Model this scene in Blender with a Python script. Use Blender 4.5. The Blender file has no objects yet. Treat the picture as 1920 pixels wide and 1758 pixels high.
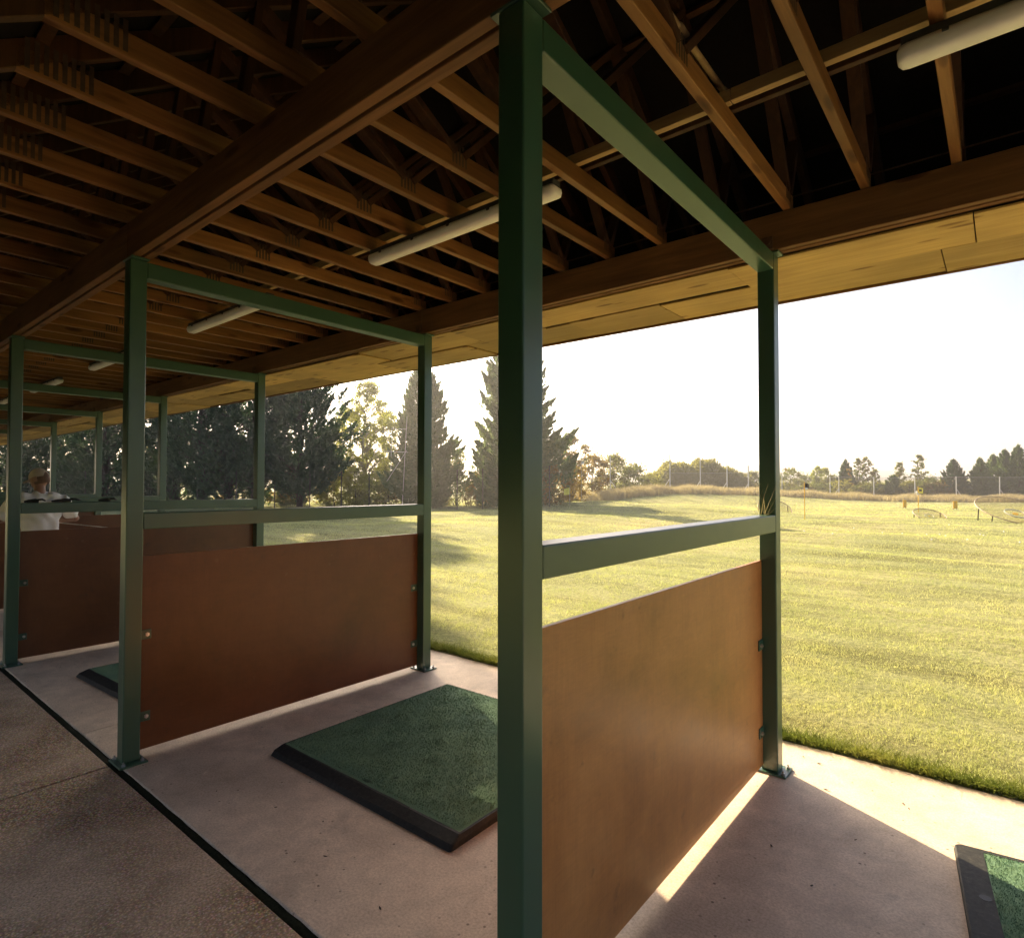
import bpy, bmesh, math, random
import numpy as np
from mathutils import Vector, Matrix

rng = np.random.default_rng(7)
random.seed(7)
HAZE = 0.0012
S = bpy.context.scene
COL = S.collection
R = math.radians

# ------------------------------------------------------------------ camera
CAM_H = 1.6558
F_PX = 1115.58                      # focal length in pixels of a 1920 px wide picture
YAW, PITCH, ROLL = R(39.4552), R(1.3132), R(0.0757)
fw = Vector((-math.sin(YAW) * math.cos(PITCH), math.cos(YAW) * math.cos(PITCH), math.sin(PITCH)))
rt = Vector((math.cos(YAW), math.sin(YAW), 0))
up = rt.cross(fw)
rt2 = rt * math.cos(ROLL) + up * math.sin(ROLL)
up2 = -rt * math.sin(ROLL) + up * math.cos(ROLL)
cd = bpy.data.cameras.new('camera')
cam = bpy.data.objects.new('camera', cd)
COL.objects.link(cam)
M = Matrix((rt2, up2, -fw)).transposed().to_4x4()
M.translation = (0, 0, CAM_H)
cam.matrix_world = M
cd.sensor_fit = 'HORIZONTAL'
cd.sensor_width = 36
cd.lens = F_PX / 1920 * 36
cd.shift_y = 4.84 / 1920
cd.clip_end = 3000
cd.clip_start = 0.05
S.camera = cam


def spot(px, dep):
    """ground point that lies dep metres ahead in the picture column px (1920 px wide)"""
    lat = (px - 959.8) / F_PX * dep
    return (lat * math.cos(YAW) - dep * math.sin(YAW), lat * math.sin(YAW) + dep * math.cos(YAW))


def zat(py, dep):
    """height of something dep metres ahead that shows at picture row py"""
    return CAM_H - (py - 908.5) * dep / F_PX


# ------------------------------------------------------------------ tags
def tag(o, label=None, cat=None, group=None, kind=None):
    if label: o['label'] = label
    if cat: o['category'] = cat
    if group: o['group'] = group
    if kind: o['kind'] = kind
    return o


def empty(name, loc, label, cat, group=None, rz=0.0):
    o = bpy.data.objects.new(name, None)
    o.empty_display_size = 0.2
    COL.objects.link(o)
    o.location = loc
    o.rotation_euler = (0, 0, rz)
    return tag(o, label, cat, group)


def children_of(o):
    return [c for c in bpy.data.objects if c.parent == o]


def copy_tree(o, parent=None, kids=None):
    c = o.copy()
    COL.objects.link(c)
    if parent is not None:
        c.parent = parent
        c.matrix_parent_inverse = o.matrix_parent_inverse.copy()
    for ch in (o.children):
        copy_tree(ch, c)
    return c


# ------------------------------------------------------------------ mesh building
class MB:
    def __init__(s):
        s.bm = bmesh.new()

    def box(s, x0, x1, y0, y1, z0, z1, bevel=0.0, seg=1, mat=None):
        b = bmesh.new()
        bmesh.ops.create_cube(b, size=1)
        for v in b.verts:
            v.co = Vector(((x0 + x1) / 2 + v.co.x * (x1 - x0), (y0 + y1) / 2 + v.co.y * (y1 - y0), (z0 + z1) / 2 + v.co.z * (z1 - z0)))
        if bevel > 0:
            bmesh.ops.bevel(b, geom=b.edges[:], offset=bevel, segments=seg, profile=0.5, affect='EDGES', clamp_overlap=True)
        if mat is not None:
            b.transform(mat)
        s._add(b)
        return s

    def _add(s, b):
        me = bpy.data.meshes.new('tmp')
        b.to_mesh(me)
        s.bm.from_mesh(me)
        bpy.data.meshes.remove(me)
        b.free()

    def bar(s, p, q, w, h, bevel=0.0, upv=(0, 0, 1)):
        """rectangular bar from p to q; w across, h along upv"""
        p, q = Vector(p), Vector(q)
        d = (q - p)
        L = d.length
        d.normalize()
        x = d.cross(Vector(upv)).normalized()
        z = x.cross(d)
        m = Matrix((x, d, z)).transposed().to_4x4()
        m.translation = p
        s.box(-w / 2, w / 2, 0, L, -h / 2, h / 2, bevel, 1, m)
        return s

    def tube(s, pts, r, n=8, cap=True):
        pts = [Vector(p) for p in pts]
        rs = r if isinstance(r, (list, tuple)) else [r] * len(pts)
        rings = []
        prev = None
        for i, p in enumerate(pts):
            d = (pts[min(i + 1, len(pts) - 1)] - pts[max(i - 1, 0)]).normalized()
            a = prev if prev is not None else (Vector((0, 0, 1)) if abs(d.z) < .9 else Vector((1, 0, 0)))
            x = (a - d * a.dot(d)).normalized()
            prev = x
            y = d.cross(x)
            rings.append([s.bm.verts.new(p + (x * math.cos(2 * math.pi * k / n) + y * math.sin(2 * math.pi * k / n)) * rs[i]) for k in range(n)])
        for a, b in zip(rings, rings[1:]):
            for k in range(n):
                s.bm.faces.new((a[k], a[(k + 1) % n], b[(k + 1) % n], b[k]))
        if cap:
            s.bm.faces.new(rings[0][::-1])
            s.bm.faces.new(rings[-1])
        return s

    def quad(s, a, b, c, d):
        s.bm.faces.new([s.bm.verts.new(v) for v in (a, b, c, d)])
        return s

    def disc(s, c, r, axis, n=8, thick=0.006):
        c = Vector(c)
        axis = Vector(axis).normalized()
        return s.tube([c, c + axis * thick], r, n)

    def build(s, name, mat, parent=None, smooth=False):
        me = bpy.data.meshes.new(name)
        bmesh.ops.recalc_face_normals(s.bm, faces=s.bm.faces[:])
        s.bm.to_mesh(me)
        s.bm.free()
        if smooth:
            me.polygons.foreach_set('use_smooth', [True] * len(me.polygons))
        me.materials.append(mat)
        o = bpy.data.objects.new(name, me)
        COL.objects.link(o)
        if parent is not None:
            o.parent = parent
        return o


def np_mesh(name, V, Fc, mat, parent=None, smooth=False):
    """mesh straight from arrays: V (n,3), Fc (m,k) with k = 3 or 4"""
    me = bpy.data.meshes.new(name)
    V = np.asarray(V, np.float32)
    Fc = np.asarray(Fc, np.int32)
    k = Fc.shape[1]
    me.vertices.add(len(V))
    me.vertices.foreach_set('co', V.ravel())
    me.loops.add(Fc.size)
    me.loops.foreach_set('vertex_index', Fc.ravel())
    me.polygons.add(len(Fc))
    me.polygons.foreach_set('loop_start', np.arange(0, Fc.size, k, dtype=np.int32))
    me.polygons.foreach_set('loop_total', np.full(len(Fc), k, np.int32))
    if smooth:
        me.polygons.foreach_set('use_smooth', np.ones(len(Fc), bool))
    me.update(calc_edges=True)
    me.materials.append(mat)
    o = bpy.data.objects.new(name, me)
    COL.objects.link(o)
    if parent is not None:
        o.parent = parent
    return o


# ------------------------------------------------------------------ materials
def new_mat(name):
    m = bpy.data.materials.new(name)
    m.use_nodes = True
    nt = m.node_tree
    nt.nodes.clear()
    out = nt.nodes.new('ShaderNodeOutputMaterial')
    return m, nt, out


def N(nt, typ, **kw):
    n = nt.nodes.new(typ)
    for k, v in kw.items():
        if k.startswith('i_'):
            n.inputs[k[2:].replace('_', ' ')].default_value = v
        else:
            setattr(n, k, v)
    return n


def ramp(nt, src, stops):
    n = nt.nodes.new('ShaderNodeValToRGB')
    e = n.color_ramp.elements
    while len(e) < len(stops):
        e.new(0.5)
    for el, (p, c) in zip(e, stops):
        el.position = p
        el.color = (*c, 1) if len(c) == 3 else c
    nt.links.new(src, n.inputs['Fac'])
    return n.outputs['Color']


def coords(nt, scale=(1, 1, 1), rnd=True, world=False):
    """object space coordinates, shifted per object so that copies differ"""
    if world:
        src = N(nt, 'ShaderNodeNewGeometry').outputs['Position']
    else:
        src = N(nt, 'ShaderNodeTexCoord').outputs['Object']
    mp = N(nt, 'ShaderNodeMapping')
    mp.inputs['Scale'].default_value = scale
    nt.links.new(src, mp.inputs['Vector'])
    if not rnd:
        return mp.outputs['Vector']
    oi = N(nt, 'ShaderNodeObjectInfo')
    mul = N(nt, 'ShaderNodeMath', operation='MULTIPLY')
    mul.inputs[1].default_value = 37.0
    nt.links.new(oi.outputs['Random'], mul.inputs[0])
    add = N(nt, 'ShaderNodeVectorMath', operation='ADD')
    nt.links.new(mp.outputs['Vector'], add.inputs[0])
    nt.links.new(mul.outputs[0], add.inputs[1])
    return add.outputs['Vector']


def noise(nt, vec, scale, detail=4, rough=0.6, dist=0.0):
    n = N(nt, 'ShaderNodeTexNoise')
    n.inputs['Scale'].default_value = scale
    n.inputs['Detail'].default_value = detail
    n.inputs['Roughness'].default_value = rough
    n.inputs['Distortion'].default_value = dist
    nt.links.new(vec, n.inputs['Vector'])
    return n.outputs['Fac']


def mix(nt, a, b, fac, mode='MIX'):
    n = N(nt, 'ShaderNodeMix', data_type='RGBA', blend_type=mode)
    for v, s in ((fac, n.inputs[0]), (a, n.inputs[6]), (b, n.inputs[7])):
        if isinstance(v, (int, float)):
            s.default_value = v
        elif isinstance(v, tuple):
            s.default_value = (*v, 1) if len(v) == 3 else v
        else:
            nt.links.new(v, s)
    return n.outputs[2]


def bsdf(nt, out, col, rough=0.6, spec=0.5, bump=None, bstr=0.2, bdist=0.01, metal=0.0, coat=0.0):
    p = N(nt, 'ShaderNodeBsdfPrincipled')
    if isinstance(col, tuple):
        p.inputs['Base Color'].default_value = (*col, 1)
    else:
        nt.links.new(col, p.inputs['Base Color'])
    if isinstance(rough, (int, float)):
        p.inputs['Roughness'].default_value = rough
    else:
        nt.links.new(rough, p.inputs['Roughness'])
    p.inputs['Specular IOR Level'].default_value = spec
    p.inputs['Metallic'].default_value = metal
    p.inputs['Coat Weight'].default_value = coat
    if bump is not None:
        b = N(nt, 'ShaderNodeBump')
        b.inputs['Strength'].default_value = bstr
        b.inputs['Distance'].default_value = bdist
        nt.links.new(bump, b.inputs['Height'])
        nt.links.new(b.outputs[0], p.inputs['Normal'])
    nt.links.new(p.outputs[0], out.inputs['Surface'])
    return p


def mat_plain(name, col, rough=0.6, spec=0.5, metal=0.0, var=0.25, scale=30):
    m, nt, out = new_mat(name)
    v = coords(nt)
    n = noise(nt, v, scale, 3)
    c = ramp(nt, n, [(0.25, tuple(x * (1 - var) for x in col)), (0.75, tuple(min(1, x * (1 + var)) for x in col))])
    bsdf(nt, out, c, rough, spec, n, 0.08, 0.003, metal)
    return m


def mat_wood(name, dark, light, axis, rough=0.65, knots=True, spec=0.3, orand=(.78, 1.15)):
    """long grained timber; axis = the length of the piece"""
    m, nt, out = new_mat(name)
    sc = [14, 14, 14]
    sc[axis] = 0.9
    v = coords(nt, tuple(sc))
    g = noise(nt, v, 1.6, 5, 0.65, 0.6)
    sc2 = [50, 50, 50]
    sc2[axis] = 2.5
    f = noise(nt, coords(nt, tuple(sc2)), 1.5, 2)
    big = noise(nt, coords(nt), 1.1, 2)
    mid = tuple((a + b) / 2 for a, b in zip(dark, light))
    c = ramp(nt, g, [(0.25, dark), (0.5, mid), (0.75, light)])
    c = mix(nt, c, (0.55, 0.5, 0.45), ramp(nt, f, [(0.3, (0, 0, 0)), (0.9, (.5, .5, .5))]), 'MULTIPLY')
    c = mix(nt, c, ramp(nt, big, [(0.3, (.72, .7, .68)), (0.7, (1.12, 1.1, 1.06))]), 1.0, 'MULTIPLY')
    if knots:
        sk = [9, 9, 9]
        sk[axis] = 2.2
        vo = N(nt, 'ShaderNodeTexVoronoi')
        vo.inputs['Scale'].default_value = 1.0
        nt.links.new(coords(nt, tuple(sk)), vo.inputs['Vector'])
        k = ramp(nt, vo.outputs['Distance'], [(0.0, (.28, .2, .14)), (0.14, (.55, .45, .36)), (0.2, (1, 1, 1))])
        c = mix(nt, c, k, 1.0, 'MULTIPLY')
    oi = N(nt, 'ShaderNodeObjectInfo')
    c = mix(nt, c, ramp(nt, oi.outputs['Random'], [(0, (orand[0], orand[0] * .97, orand[0] * .94)), (1, (orand[1],) * 3)]), 1.0, 'MULTIPLY')
    bsdf(nt, out, c, rough, spec, f, 0.25, 0.002)
    return m


def mat_paint(name, col, rough=0.36):
    m, nt, out = new_mat(name)
    v = coords(nt, (1, 1, 1))
    n = noise(nt, v, 11, 4, .6)
    n2 = noise(nt, v, 2.5, 3, 0.6)
    n3 = noise(nt, v, 160, 2)
    c = mix(nt, tuple(x * .86 for x in col), tuple(x * 1.15 for x in col), n2)
    # dust and scuffs
    sc = ramp(nt, noise(nt, coords(nt, (6, 6, 3)), 3, 6, 0.75), [(0.60, (0, 0, 0)), (0.85, (.10, .10, .10))])
    c = mix(nt, c, tuple(x * 1.5 + .02 for x in col), sc)
    r = ramp(nt, n, [(0.3, (rough - .01,) * 3), (0.7, (rough + .04,) * 3)])
    bsdf(nt, out, c, r, 0.8, n3, 0.05, 0.0008)
    return m


def mat_panel(name, k, tint):
    m, nt, out = new_mat(name)
    v = coords(nt)
    g = noise(nt, coords(nt, (1, 1, 7)), 3, 6, 0.7, 0.3)
    fine = noise(nt, coords(nt, (220, 18, 110)), 1.0, 2)
    cross = noise(nt, coords(nt, (200, 120, 8)), 1.0, 2)
    big = noise(nt, v, 1.7, 6, 0.65, 0.4)
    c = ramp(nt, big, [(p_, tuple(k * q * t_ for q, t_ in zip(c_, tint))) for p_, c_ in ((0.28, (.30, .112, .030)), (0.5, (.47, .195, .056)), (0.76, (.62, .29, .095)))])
    c = mix(nt, c, ramp(nt, g, [(0.3, (.92, .91, .90)), (0.7, (1.04, 1.04, 1.03))]), 1.0, 'MULTIPLY')
    c = mix(nt, c, ramp(nt, mix(nt, fine, cross, .5), [(0.3, (.88, .86, .85)), (0.7, (1.06, 1.06, 1.06))]), 1.0, 'MULTIPLY')
    # ball marks and scrapes
    sp = ramp(nt, noise(nt, coords(nt, (1, 4, 1.2)), 5, 5, 0.75), [(0.66, (0, 0, 0)), (0.82, (.5, .5, .5))])
    c = mix(nt, c, (.30, .21, .13), sp)
    dk = ramp(nt, noise(nt, v, 7, 5, 0.7), [(0.62, (0, 0, 0)), (0.78, (.55, .55, .55))])
    c = mix(nt, c, (.05, .028, .016), dk)
    vo = N(nt, 'ShaderNodeTexVoronoi')
    vo.inputs['Scale'].default_value = 7.5
    nt.links.new(v, vo.inputs['Vector'])
    dent = ramp(nt, vo.outputs['Distance'], [(0.0, (1, 1, 1)), (0.09, (.8, .8, .8)), (0.12, (0, 0, 0))])
    kp = ramp(nt, noise(nt, v, 2.3, 2), [(0.5, (0, 0, 0)), (0.7, (.16, .16, .16))])
    dn = mix(nt, (0, 0, 0), dent, kp)
    c = mix(nt, c, (.42, .29, .17), dn)
    run = ramp(nt, noise(nt, coords(nt, (1, 16, .7)), 1.5, 4, .6), [(0.5, (1, 1, 1)), (0.8, (.93, .92, .90))])
    c = mix(nt, c, run, 1.0, 'MULTIPLY')
    r = ramp(nt, big, [(0.3, (.34,) * 3), (0.7, (.5,) * 3)])
    bsdf(nt, out, c, r, 0.5, mix(nt, fine, dent, .3), 0.12, 0.0012)
    return m


def mat_concrete(name, base, rough_agg):
    m, nt, out = new_mat(name)
    v = coords(nt, world=True, rnd=False)
    big = noise(nt, v, 0.75, 6, 0.62, 0.5)
    mid = noise(nt, v, 5.5, 6, 0.7, 0.6)
    fine = noise(nt, v, 95, 3, 0.7)
    grit = noise(nt, v, 210, 2, 0.6)
    a = tuple(x * .68 for x in base)
    b = tuple(min(1, x * 1.14) for x in base)
    c = mix(nt, a, b, ramp(nt, big, [(0.25, (0, 0, 0)), (0.7, (1, 1, 1))]))
    c = mix(nt, c, ramp(nt, mid, [(0.3, (.8, .78, .76)), (0.68, (1.09, 1.09, 1.09))]), 1.0, 'MULTIPLY')
    lo = .62 if rough_agg else .82
    c = mix(nt, c, ramp(nt, fine, [(0.36, (lo, lo * .95, lo * .9)), (0.6, (1.07, 1.07, 1.07))]), 1.0, 'MULTIPLY')
    # dark damp stains
    st = ramp(nt, noise(nt, v, 1.9, 6, 0.75, 0.8), [(0.54, (0, 0, 0)), (0.78, (.62, .62, .62))])
    c = mix(nt, c, tuple(x * .42 for x in base), st)
    # pale scuffs
    pl = ramp(nt, noise(nt, v, 3.4, 7, 0.8, 1.6), [(0.60, (0, 0, 0)), (0.72, (.45, .45, .45))])
    c = mix(nt, c, tuple(min(1, x * 1.35) for x in base), pl)
    # pits and specks
    vo = N(nt, 'ShaderNodeTexVoronoi')
    vo.inputs['Scale'].default_value = 16 if not rough_agg else 34
    nt.links.new(v, vo.inputs['Vector'])
    pit = ramp(nt, vo.outputs['Distance'], [(0.0, (.2, .17, .15)), (0.08, (.45, .41, .39)), (0.12, (1, 1, 1))])
    keep = ramp(nt, noise(nt, v, 2.7, 3), [(0.42, (0, 0, 0)), (0.56, (1, 1, 1))])
    c = mix(nt, c, pit, keep, 'MULTIPLY')
    if rough_agg:
        vo2 = N(nt, 'ShaderNodeTexVoronoi')
        vo2.inputs['Scale'].default_value = 95
        nt.links.new(v, vo2.inputs['Vector'])
        c2 = mix(nt, c, vo2.outputs['Color'], 0.5, 'SOFT_LIGHT')
        c2 = mix(nt, c2, ramp(nt, vo2.outputs['Distance'], [(0.15, (1.1, 1.08, 1.05)), (0.62, (.42, .36, .3))]), 1.0, 'MULTIPLY')
        zone = ramp(nt, noise(nt, v, 0.9, 3), [(0.38, (.25, .25, .25)), (0.58, (1, 1, 1))])
        c = mix(nt, c, c2, zone)
        h = mix(nt, fine, vo2.outputs['Distance'], .5)
    else:
        h = mix(nt, fine, grit, .4)
    bsdf(nt, out, c, 0.66 if not rough_agg else .8, 0.4, h, 0.35 if rough_agg else .22, 0.004)
    return m


def mat_turf():
    m, nt, out = new_mat('artificial_turf')
    v = coords(nt)
    n = noise(nt, v, 190, 3, 0.75)
    b = noise(nt, v, 3.5, 5, 0.65)
    w = noise(nt, v, 60, 3, 0.7)
    c = ramp(nt, n, [(0.2, (.13, .225, .145)), (0.55, (.165, .28, .18)), (0.85, (.23, .35, .24))])
    c = mix(nt, c, ramp(nt, b, [(0.3, (.72, .78, .8)), (0.7, (1.2, 1.16, 1.05))]), 1.0, 'MULTIPLY')
    hole = ramp(nt, noise(nt, v, 12, 2, 0.4), [(0.75, (0, 0, 0)), (0.77, (.75, .75, .75))])
    c = mix(nt, c, (.01, .016, .011), hole)
    wear = ramp(nt, noise(nt, v, 2.2, 6, 0.7), [(0.56, (0, 0, 0)), (0.75, (.4, .4, .4))])
    c = mix(nt, c, (.17, .19, .105), wear)
    bsdf(nt, out, c, 0.9, 0.15, mix(nt, n, w, .4), 0.8, 0.006)
    return m


def mat_rubber():
    m, nt, out = new_mat('black_rubber')
    v = coords(nt)
    n = noise(nt, v, 45, 5, 0.75)
    c = ramp(nt, n, [(0.35, (.012, .013, .012)), (0.6, (.03, .029, .026)), (0.8, (.10, .085, .06))])
    bsdf(nt, out, c, 0.7, 0.3, n, 0.4, 0.003)
    return m


def mat_leaf(name, cols, trans=0.38, scale=0.55, warm=None):
    """foliage: three colours by clump, some light passing through the leaves"""
    m, nt, out = new_mat(name)
    v = coords(nt)
    big = noise(nt, v, scale, 3, 0.6)
    fine = noise(nt, v, 7.0, 3, 0.7)
    c = ramp(nt, mix(nt, big, fine, .45), [(0.33, cols[0]), (0.5, cols[1]), (0.68, cols[2])])
    if warm:
        wz = ramp(nt, noise(nt, v, scale * 1.7, 2), [(0.52, (0, 0, 0)), (0.66, (1, 1, 1))])
        c = mix(nt, c, warm, wz)
    oi = N(nt, 'ShaderNodeObjectInfo')
    c = mix(nt, c, ramp(nt, oi.outputs['Random'], [(0, (.86, .9, .84)), (1, (1.14, 1.1, 1.05))]), 1.0, 'MULTIPLY')
    d = N(nt, 'ShaderNodeBsdfDiffuse')
    t = N(nt, 'ShaderNodeBsdfTranslucent')
    nt.links.new(c, d.inputs['Color'])
    tc = mix(nt, c, (1.35, 1.35, .85), 1.0, 'MULTIPLY')
    nt.links.new(tc, t.inputs['Color'])
    ms = N(nt, 'ShaderNodeMixShader')
    ms.inputs[0].default_value = trans
    nt.links.new(d.outputs[0], ms.inputs[1])
    nt.links.new(t.outputs[0], ms.inputs[2])
    nt.links.new(ms.outputs[0], out.inputs['Surface'])
    return m


def mat_lawn():
    m, nt, out = new_mat('lawn')
    v = coords(nt, world=True, rnd=False)
    big = noise(nt, v, 0.16, 5, 0.6, 0.5)
    streak = noise(nt, coords(nt, (0.35, 1.6, 1), world=True, rnd=False), 0.8, 5, 0.65)
    fine = noise(nt, v, 16, 6, 0.8)
    c = ramp(nt, big, [(0.3, (.24, .27, .125)), (0.5, (.33, .345, .175)), (0.7, (.43, .40, .225))])
    c = mix(nt, c, ramp(nt, streak, [(0.34, (.60, .58, .46)), (0.56, (1, 1, 1))]), 1.0, 'MULTIPLY')
    c = mix(nt, c, ramp(nt, fine, [(0.32, (.4, .42, .36)), (0.62, (1.25, 1.2, 1.1))]), 1.0, 'MULTIPLY')
    bsdf(nt, out, c, 0.9, 0.1, fine, 1.0, 0.05)
    return m


def mat_net(name, col, pitch, th, flat=False):
    """knotted net: strands with open holes"""
    m, nt, out = new_mat(name)
    tc = N(nt, 'ShaderNodeTexCoord')
    sep = N(nt, 'ShaderNodeSeparateXYZ')
    nt.links.new(tc.outputs['Object'], sep.inputs[0])
    add = N(nt, 'ShaderNodeMath', operation='ADD')
    nt.links.new(sep.outputs['X'], add.inputs[0])
    nt.links.new(sep.outputs['Y'], add.inputs[1])
    res = []
    for s_ in ((sep.outputs['X'], sep.outputs['Y']) if flat else (add.outputs[0], sep.outputs['Z'])):
        mu = N(nt, 'ShaderNodeMath', operation='MULTIPLY')
        mu.inputs[1].default_value = 1 / pitch
        nt.links.new(s_, mu.inputs[0])
        fr = N(nt, 'ShaderNodeMath', operation='FRACT')
        nt.links.new(mu.outputs[0], fr.inputs[0])
        lt = N(nt, 'ShaderNodeMath', operation='LESS_THAN')
        lt.inputs[1].default_value = th
        nt.links.new(fr.outputs[0], lt.inputs[0])
        res.append(lt.outputs[0])
    mx = N(nt, 'ShaderNodeMath', operation='MAXIMUM')
    nt.links.new(res[0], mx.inputs[0])
    nt.links.new(res[1], mx.inputs[1])
    d = N(nt, 'ShaderNodeBsdfDiffuse')
    d.inputs['Color'].default_value = (*col, 1)
    t = N(nt, 'ShaderNodeBsdfTransparent')
    ms = N(nt, 'ShaderNodeMixShader')
    nt.links.new(mx.outputs[0], ms.inputs[0])
    nt.links.new(t.outputs[0], ms.inputs[1])
    nt.links.new(d.outputs[0], ms.inputs[2])
    nt.links.new(ms.outputs[0], out.inputs['Surface'])
    return m


GREEN = mat_paint('dark_green_paint', (.030, .088, .052), .30)
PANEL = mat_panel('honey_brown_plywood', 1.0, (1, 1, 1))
PANEL_SHADED = mat_panel('shaded_brown_plywood', .30, (1, .80, .68))  # same plywood darkened: shade of the farther bays put into its colour
BEAM = mat_wood('dark_beam_timber', (.13, .06, .023), (.27, .13, .052), 0, 0.6)
CHORD = mat_wood('pine_truss_timber', (.18, .080, .025), (.38, .19, .066), 1, 0.5)
WEBW = mat_wood('web_timber', (.05, .022, .008), (.11, .05, .018), 2, 0.65, knots=False)
PLY = mat_wood('soffit_plywood', (.56, .355, .115), (.76, .53, .21), 0, 0.6, orand=(.55, 1.12))  # wide per-board range stands in for light differing on tilted boards
BIND = mat_wood('pale_batten_timber', (.42, .27, .12), (.6, .44, .22), 0, 0.6, knots=False)
ROOFM = mat_plain('dark_roof_lining', (.012, .010, .008), 0.9, 0.1)
WALLM = mat_plain('dark_boarding', (.06, .045, .034), 0.85, 0.2)
STEEL = mat_plain('galvanised_steel', (.34, .34, .33), 0.42, 0.5, 0.85)
RUST = mat_plain('rusty_steel', (.13, .07, .038), 0.75, 0.3, 0.2, 0.5, 60)
PLATE = mat_plain('dull_nail_plate', (.085, .055, .032), 0.6, 0.4, 0.3)
BOLT = mat_plain('bright_bolt', (.6, .6, .58), 0.35, 0.5, 0.9)
DIFF = mat_plain('white_diffuser', (.88, .86, .80), 0.4, 0.5, 0, 0.06, 8)
GREYP = mat_plain('grey_plastic', (.05, .05, .05), 0.5)
SLAB = mat_concrete('bay_concrete', (.77, .625, .475), False)
WALK = mat_concrete('walkway_concrete', (.80, .62, .44), True)
MOSS = mat_plain('mossy_joint', (.018, .022, .012), 0.95, 0.1, 0, 0.6, 90)
TURF = mat_turf()
RUB = mat_rubber()
LAWN = mat_lawn()
BLADE = mat_leaf('grass_blades', [(.28, .325, .165), (.405, .43, .235), (.54, .52, .32)], 0.45, 0.5)
EDGEB = mat_leaf('edge_grass_blades', [(.07, .10, .025), (.16, .19, .05), (.33, .31, .11)], 0.40, 2.0)
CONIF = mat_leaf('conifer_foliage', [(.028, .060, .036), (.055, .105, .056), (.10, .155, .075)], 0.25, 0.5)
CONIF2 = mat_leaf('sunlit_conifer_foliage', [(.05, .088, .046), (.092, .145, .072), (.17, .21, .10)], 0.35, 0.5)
BIRCH = mat_leaf('birch_foliage', [(.17, .20, .055), (.28, .30, .09), (.40, .38, .14)], 0.52, 0.6)
AUTUMN = mat_leaf('autumn_foliage', [(.13, .085, .03), (.20, .135, .045), (.26, .21, .075)], 0.45, 0.6, (.10, .125, .045))
OLIVE = mat_leaf('olive_foliage', [(.09, .115, .04), (.15, .175, .065), (.24, .24, .10)], 0.45, 0.5, (.20, .155, .06))
BROWNH = mat_leaf('brown_hedge_foliage', [(.13, .135, .055), (.21, .21, .085), (.31, .29, .12)], 0.42, 0.4)
SHRUB = mat_leaf('pale_shrub_foliage', [(.16, .17, .05), (.25, .25, .08), (.34, .32, .12)], 0.45, 0.8)
DRY = mat_leaf('dry_grass', [(.28, .225, .18), (.38, .315, .25), (.47, .41, .335)], 0.4, 0.9)
BARK = mat_plain('bark', (.055, .042, .03), 0.9, 0.15, 0, 0.45, 9)
PALEBARK = mat_plain('pale_bark', (.30, .27, .22), 0.85, 0.2, 0, 0.4, 9)
POSTG = mat_plain('pale_grey_post', (.55, .54, .52), 0.6)
POSTD = mat_plain('dark_fence_post', (.05, .042, .035), 0.75)
NETM = mat_net('grey_netting', (.17, .145, .125), 0.05, 0.13)
WIREM = mat_net('dark_wire_mesh', (.06, .05, .045), 0.06, 0.06)
TNET = mat_net('target_netting', (.28, .19, .08), 0.06, 0.2, True)
TRING = mat_plain('target_white_ring', (.62, .58, .42), 0.8)
HOOP = mat_plain('target_hoop_tube', (.42, .31, .2), 0.6)
YEL = mat_plain('yellow_paint', (.72, .40, .02), 0.6)
FLAGY = mat_plain('flag_yellow', (.75, .66, .10), 0.8)
FLAGK = mat_plain('flag_black', (.02, .02, .02), 0.8)
FLAGW = mat_plain('flag_white', (.75, .74, .7), 0.8)
BALL = mat_plain('white_golf_ball', (.85, .85, .83), 0.35, 0.5, 0, 0.03)
HILLM = mat_plain('far_hill', (.13, .15, .14), 0.95, 0.05, 0, 0.3, 0.02)
SKIN = mat_plain('skin', (.36, .21, .16), 0.5, 0.4, 0, 0.1, 12)
SHIRT = mat_plain('white_cotton', (.90, .89, .87), 0.85, 0.2, 0, 0.05, 20)
CAPM = mat_plain('pale_beige_cap', (.58, .50, .43), 0.85, 0.2, 0, 0.1, 40)
TROUS = mat_plain('dark_trousers', (.03, .03, .035), 0.85, 0.2)
HAIR = mat_plain('brown_hair', (.15, .085, .06), 0.7)
GRIP = mat_plain('black_leather', (.015, .015, .016), 0.55)
DEAD = mat_plain('fallen_leaf_brown', (.06, .035, .02), 0.8)
BAG = mat_plain('dark_cloth', (.02, .024, .022), 0.8)

# ------------------------------------------------------------------ dimensions
X1 = -1.0571
BAY = 3.0
YA, YB = 1.3213, 3.6746
H2 = 0.0937 / 2
ZTOP = 3.0141
NBAY = 9
XL, XR = -27.2, 3.2

# ------------------------------------------------------------------ the ground
MOUNDS = []   # x, y, height, sigma along x', sigma along y', angle
for px, dep, h, sa, sb, an in ((1075, 25, .42, 5.0, 2.2, 25), (1230, 33, .34, 6.5, 2.4, 15), (960, 30, .38, 5.5, 2.2, 30), (1130, 40, .55, 9, 3.0, 20),
                               (1420, 30, .20, 8, 2.0, 5), (1720, 17.5, .16, 5, 1.7, 8), (1560, 14, .10, 4, 1.3, 0), (1860, 13.5, -.10, 2.5, 1.0, 10),
                               (860, 22, .22, 5, 2.0, 30), (1640, 24, .14, 9, 1.8, 0), (1880, 26, .16, 6, 2, -8), (1380, 19, .12, 4, 1.6, 10)):
    x, y = spot(px, dep)
    MOUNDS.append((x, y, h, sa, sb, R(an)))
# the bank with the dry grass
BANK = [(*spot(px, dep), h) for px, dep, h in ((1040, 52, .2), (1120, 52, .75), (1200, 54, 1.1), (1290, 56, 1.25), (1380, 58, 1.05), (1460, 60, .75), (1540, 61, .35), (1620, 62, .1))]


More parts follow.
